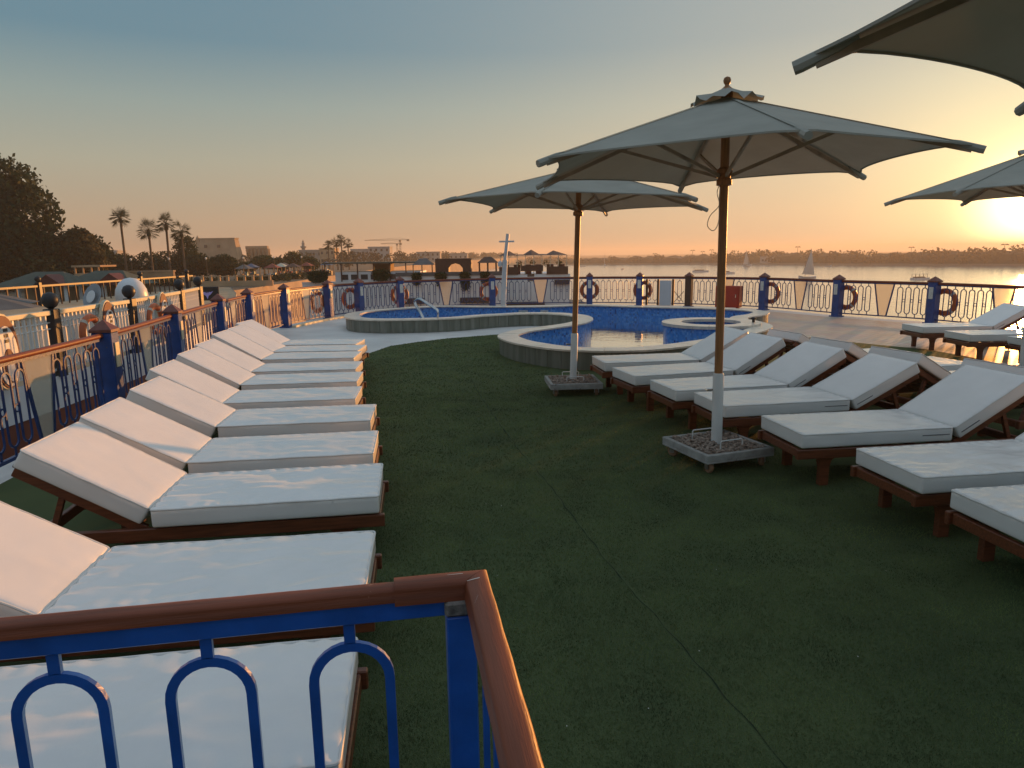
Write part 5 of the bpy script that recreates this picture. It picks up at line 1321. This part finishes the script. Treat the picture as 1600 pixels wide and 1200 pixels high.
for q in range(7): link('awning_post', am, bA, (1.8 + 1.43 * q, .05, 0))
MB().box(-.3, 10.5, -.05, .05, -.55, -.4).build('rubbing_strake', 'white_paint', bA)
drape((-17.0, 61.7, .5), 2.0, 1.1, 'wide dark plant mass draped over the bow of the excursion boat', 1); drape((-11.4, 61.7, .55), 1.6, 1.1, 'dark plant mass draped over the middle of the excursion boat', 2)

bB = thing('cruise_boat', 'white cruise boat with arched pergola and hanging plants left of the mast', 'boat', (-9.2, 58, 0))
hull_shape(8.6, 0, 7, .1).build('hull', 'hull_white', bB)
MB().box(-.32, 8.92, -.06, -.0, .1, .42).build('bulwark', 'roof_grey', bB)
pg = MB().box(2.9, 5.9, .8, 2.6, 1.1, 1.5); pg.box(2.9, 4.0, .8, 2.6, .1, 1.1); pg.box(5.2, 5.9, .8, 2.6, .1, 1.1)
pg.add([(4.0, .79, 1.1), (4.0, .79, .7), (4.25, .79, 1.0), (4.6, .79, 1.1)], [(0, 1, 2, 3)]); pg.add([(5.2, .79, 1.1), (4.6, .79, 1.1), (4.95, .79, 1.0), (5.2, .79, .7)], [(0, 1, 2, 3)])
pg.build('arched_pergola', 'dark_brown', bB)
MB().add([(.9, 1, 1.0), (2.7, 1, 1.0), (2.7, 3, 1.0), (.9, 3, 1.0), (1.5, 2, 1.55), (2.1, 2, 1.55)], [(0, 1, 5, 4), (1, 2, 5), (2, 3, 4, 5), (3, 0, 4)]).build('tent_roof', 'roof_grey', bB)
for x in (1.0, 2.6): MB().box(x - .04, x + .04, 1.1, 1.2, .1, 1.0).build('tent_post', 'dark_brown', bB)
pv = MB().add([(6.4, .8, 1.1), (8.2, .8, 1.1), (8.2, 2.6, 1.1), (6.4, 2.6, 1.1), (7.0, 1.7, 1.6), (7.6, 1.7, 1.6)], [(0, 1, 5, 4), (1, 2, 5), (2, 3, 4, 5), (3, 0, 4)]); pv.build('pavilion_roof', 'dark_brown', bB)
for x in (6.6, 7.3, 8.0): MB().box(x - .07, x + .07, .9, 1.1, .1, 1.1).build('pavilion_post', 'dark_brown', bB)
window_row(bB, .3, 8.3, .0, -3.6, -2.9, 8)
for x0, x1 in ((.2, 2.0), (5.0, 7.6)): MB().box(x0, x1, -.5, -.02, -2.15, -1.7).build('dark_awning', 'dark_metal', bB)
for i, (x, w_, h_) in enumerate(((-7.75, .85, 1.05), (-5.75, 1.0, 1.15), (-3.75, .9, 1.6), (-2.1, .85, 1.05))): drape((x, 57.7, .3), w_, h_, 'rounded dark plant hanging over the white cruise boat, %s of four' % ORD[i], 10 + i)
bC = thing('restaurant_boat', 'white restaurant boat with peaked awning and brown panels right of the mast', 'boat', (-1.0, 62, 0))
hull_shape(6.0, 0, 9, .0).build('hull', 'hull_white', bC)
MB().box(-.32, 6.32, -.08, .0, -.35, -.2).build('rubbing_strake', 'white_paint', bC)
for x0, x1, z0, z1 in ((.0, 1.7, 0.0, .68), (4.2, 6.1, 0.0, .68), (1.9, 3.9, .3, .8)): MB().bbox(x0, x1, -.12, -.02, z0, z1, .01).build('brown_panel', 'dark_brown', bC)
aw = MB(); pk = [0, .9, 1.5, 2.2, 2.9, 3.6, 4.3, 4.9, 6.1]; hz = [1.55, 2.05, 1.6, 1.65, 2.1, 1.62, 1.62, 2.05, 1.6]
hz = [1.62, 2.0, 1.68, 1.68, 2.1, 1.7, 1.68, 2.0, 1.62]
aw.add([(x, .0, 1.66) for x in pk] + [(x, 1.8, h_ + .08) for x, h_ in zip(pk, hz)] + [(x, 3.6, 1.66) for x in pk], [(r_ * 9 + q, r_ * 9 + q + 1, (r_ + 1) * 9 + q + 1, (r_ + 1) * 9 + q) for r_ in range(2) for q in range(8)])
aw.build('peaked_awning', 'dark_brown', bC)
am = MB().box(-.03, .03, -.03, .03, 0, 1.66).mesh('awning_post', 'cream_rail')
for q in range(9): link('awning_post', am, bC, (.15 + .73 * q, .1, 0))
for q in range(6): MB().bbox(.3 + q * 1.0, .9 + q * 1.0, 1.2, 1.8, 0, .85, .03).build('table', 'maroon', bC)
for q in range(5):
    V, F = leaf_cards([(.6 + q * 1.2, .9, .95, .3, .3, .35)], 90, .12, 90 + q); link('potted_plant', np_mesh('potted_plant', V, F, 'leaf_mid'), bC)
MB().box(2.5, 3.1, -.04, .04, -.55, .05).build('doorway', 'window_dark', bC); MB().box(4.9, 6.2, -.3, -.02, -.9, -.5).build('dark_awning', 'dark_metal', bC)
MB().box(.2, 4.0, -.5, -.02, -3.2, -2.4).build('dark_awning', 'dark_metal', bC)
MB().box(-.3, 8, .3, 8, -2.9, -2.8).build('side_deck', 'dark_metal', bC)

# ------------------------------------------------------------------ far bank and river craft
FB = [(-400, 1700), (-120, 1150), (-20, 860), (65, 696), (175, 634), (240, 523), (290, 452), (330, 405), (420, 325), (560, 240), (800, 150), (1400, 40)]
fb_in = [(1500, 400), (1800, 1800), (600, 3000), (-200, 3000)]
tag(sheet('far_bank', [[Vector((*p, 0)) for p in FB + fb_in]], WZ + 1.2, 'land'), kind='structure')
kf = len(FB)
ed = MB().add([(x, y, WZ + 1.196) for x, y in FB] + [(x - 2, y - 2.5, WZ - .3) for x, y in FB], [(i, i + 1, kf + i + 1, kf + i) for i in range(kf - 1)])
tag(ed.build('far_shore', 'land'), kind='structure')
tl_pts = catmull(FB, 10); g = random.Random(5); blobs = []; palms = MB()
def bank_h(p):
    if p.y > 1000: return 6
    if p.y > 780: return 6.5
    return 8.5 + 4.5 * min(1, max(0, (700 - p.y) / 80)) + (1.5 if p.y < 470 else 0)
spts = resample(tl_pts, 3.2)
for p in spts:
    if p.y < 120: continue
    hh = bank_h(p)
    for q in range(3):
        dpt = g.uniform(4, 60); x = p.x + dpt * .45 + g.uniform(-2, 2); y = p.y + dpt * .9 + g.uniform(-2, 2); h_ = hh * g.uniform(.45, 1.0) * (1 if q else .6)
        h_ *= .85 + .35 * noise.noise(Vector((x * .02, y * .02, 1)))
        blobs.append((x, y, WZ + 1.0 + h_ * .5, h_ * g.uniform(.35, .6), h_ * .5, h_ * .5))
    if g.random() < .13:
        x, y = p.x + g.uniform(5, 30), p.y + g.uniform(8, 40); h_ = hh * g.uniform(.8, 1.0); top = Vector((x, y, WZ + 1 + h_))
        palms.tube([(x, y, WZ + 1), top], .16, 4)
        for q in range(9):
            a = q * .7 + g.random(); d = Vector((math.cos(a), math.sin(a), .25)); m_ = top + d * 1.3; e_ = top + Vector((d.x * 2.5, d.y * 2.5, -.5 * g.random()))
            s_ = Vector((0, 0, .35)); palms.add([top, m_ + s_, e_, m_ - s_], [(0, 1, 2, 3)])
V, F = leaf_cards(blobs, 60000, 1.9, 77)
# dense inner mass of the belt, an uneven ridge behind the outer leaves
rid = MB(); rp = [p for p in spts if p.y >= 110]; vs = []
for i, p in enumerate(rp):
    hh = bank_h(p) * (.55 + .28 * noise.noise(Vector((i * .35, 0, 2))) + .16 * noise.noise(Vector((i * 1.7, 3, 2))))
    for q, (dd, f_) in enumerate(((10, 0), (14, .75), (26, 1.0), (44, .8), (50, 0))): vs.append((p.x + dd * .45, p.y + dd * .9, WZ + 1.1 + hh * f_ * (1 + .12 * noise.noise(Vector((i * 1.1, q * 3, 5))))))
rid.add(vs, [(i * 5 + q, i * 5 + q + 1, (i + 1) * 5 + q + 1, (i + 1) * 5 + q) for i in range(len(rp) - 1) for q in range(4)])
tag(rid.build('far_woodland', 'far_leaf'), 'dense hazy woodland mass on the far bank', 'woodland', kind='stuff')
tag(link('far_treeline', np_mesh('far_treeline', V, F, 'far_leaf')), 'hazy belt of trees along the far bank', 'treeline', kind='stuff')
tag(palms.build('far_palms', 'far_leaf'), 'palm crowns rising out of the far treeline', 'treeline', kind='stuff')
# thinner belt of trees on the left bank in the distance
blobs = []
for q in range(120):
    y = 240 + q * 5.5; x = -36 + (q * .12 if y < 560 else (y - 560) * .16) - g.uniform(4, 50) - (14 if y < 420 else 0)
    h_ = g.uniform(3.0, 6.0); blobs.append((x, y, LZ + h_ * .5, h_ * .6, h_ * .6, h_ * .55))
V, F = leaf_cards(blobs, 9000, 1.3, 78)
tag(link('town_trees', np_mesh('town_trees', V, F, 'far_leaf')), 'hazy trees between the far town buildings on the left bank', 'treeline', kind='stuff')
for i, (x, y, w_) in enumerate(((150, 668, 14), (210, 590, 12), (262, 520, 16))):
    t = thing('far_house', 'pale low house half hidden in the far treeline, %s from the left' % ORD[i], 'house', (x, y, WZ + 1.1), -.6, 'houses in the far treeline')
    MB().box(0, w_, 0, 7, 0, 5).build('wall', 'pale_plaster', t); MB().box(-.3, w_ + .3, -.3, 7.3, 5, 5.5).build('roof', 'concrete_far', t)
    window_row(t, 1, w_ - 1, 0, 1.5, 3.2, 4)

def felucca(loc, h, ang, label, sail=True):
    t = thing('felucca', label, 'sailing boat', loc, ang, 'sailing boats on the river')
    s = h / 11.5
    hb = MB(); sec = [(-4.2, .25, .9), (-2.5, 1.0, .7), (0, 1.35, .6), (2.5, 1.0, .75), (4.4, .1, 1.25)]; vs = []
    for (x, w_, z) in sec: vs += [(x * s, -w_ * s, z * s), (x * s, -w_ * .6 * s, -.3 * s), (x * s, w_ * .6 * s, -.3 * s), (x * s, w_ * s, z * s)]
    fs = [(i * 4 + j, i * 4 + j + 1, (i + 1) * 4 + j + 1, (i + 1) * 4 + j) for i in range(4) for j in range(3)] + [(0, 1, 2, 3), (16, 19, 18, 17)]
    fs += [(i * 4, (i + 1) * 4, (i + 1) * 4 + 3, i * 4 + 3) for i in range(4)]
    hb.add(vs, fs).build('hull', 'white_paint', t)
    MB().tube([(1.2 * s, 0, .4 * s), (1.2 * s, 0, 6.5 * s)], .09 * s, 6).build('mast', 'boat_wood', t)
    MB().tube([(2.6 * s, 0, 1.6 * s), (-1.2 * s, 0, h)], .07 * s, 6).build('yard', 'boat_wood', t)
    if sail:
        A, B_, C_ = Vector((2.5 * s, .05, 1.7 * s)), Vector((-1.2 * s, .05, h - .1)), Vector((-3.4 * s, .05, 1.3 * s)); N_ = 8; vs = []; fs = []; idx = {}
        for i in range(N_ + 1):
            for j in range(N_ + 1 - i):
                u, v = i / N_, j / N_; p = A * (1 - u - v) + B_ * u + C_ * v; p.y += 1.1 * s * 3 * (1 - u - v) * (u * v * 3 + .3 * v)
                idx[i, j] = len(vs); vs.append(p)
        for i in range(N_):
            for j in range(N_ - i):
                fs.append((idx[i, j], idx[i + 1, j], idx[i, j + 1]))
                if j < N_ - i - 1: fs.append((idx[i + 1, j], idx[i + 1, j + 1], idx[i, j + 1]))
        MB().add(vs, fs).build('sail', 'sailcloth', t, True)
felucca((122, 287, WZ), 12.0, R(200), 'felucca with tall raked sail, largest on the river')
felucca((179, 530, WZ), 12.0, R(20), 'small felucca under sail between parasol pole and the large felucca')
felucca((86, 639, WZ), 11.0, R(80), 'distant felucca under sail nearest the moored boats')
felucca((216, 476, WZ), 8.0, R(20), 'felucca with furled sail near the far shore', False)
felucca((62, 600, WZ), 7.0, R(10), 'distant boat with bare mast left of the distant sail', False)
def launch(loc, L, ang, label, canopy=True):
    t = thing('motor_launch', label, 'motor boat', loc, ang, 'motor boats on the river'); s = L / 9
    MB().prism([(-4.5 * s, -1.2 * s), (3 * s, -1.2 * s), (4.6 * s, 0), (3 * s, 1.2 * s), (-4.5 * s, 1.2 * s)], -.3, .9 * s).build('hull', 'white_paint', t)
    if canopy:
        MB().box(-4 * s, 2.4 * s, -1.2 * s, 1.2 * s, 2.5 * s, 2.65 * s).build('canopy', 'cream_rail', t)
        for x in (-3.8, -1.8, .2, 2.2):
            for y in (-1.1, 1.1): MB().box(x * s - .05, x * s + .05, y * s - .05, y * s + .05, .9 * s, 2.5 * s).build('canopy_post', 'boat_wood', t)
    MB().box(-3.5 * s, 1.5 * s, -.9 * s, .9 * s, .9 * s, 1.35 * s).build('seat', 'dark_brown', t)
launch((153.5, 261, WZ), 7.5, R(10), 'small motor boat with canopy seen just above the railing at right')
launch((108, 397, WZ), 9, R(5), 'low motor launch left of the parasol pole, farther one')
launch((111, 360, WZ), 9, R(5), 'low motor launch left of the parasol pole, nearer one', False)
launch((77, 480, WZ), 4, R(60), 'tiny boat below the distant sail', False)

# ------------------------------------------------------------------ evening haze over the river
hz_ = MB().box(-3300, 3300, -500, 4400, WZ - 1.5, 24.0).build('haze', None)
m = bpy.data.materials.new('haze'); m.use_nodes = True
N, L = m.node_tree.nodes, m.node_tree.links
N.clear(); out = N.new('ShaderNodeOutputMaterial'); pvn = N.new('ShaderNodeVolumePrincipled')
pvn.inputs['Color'].default_value = (0.95, 0.86, 0.74, 1); pvn.inputs['Density'].default_value = 0.00048; pvn.inputs['Anisotropy'].default_value = 0.3
L.new(pvn.outputs[0], out.inputs['Volume']); hz_.data.materials.append(m)
tag(hz_, kind='stuff')
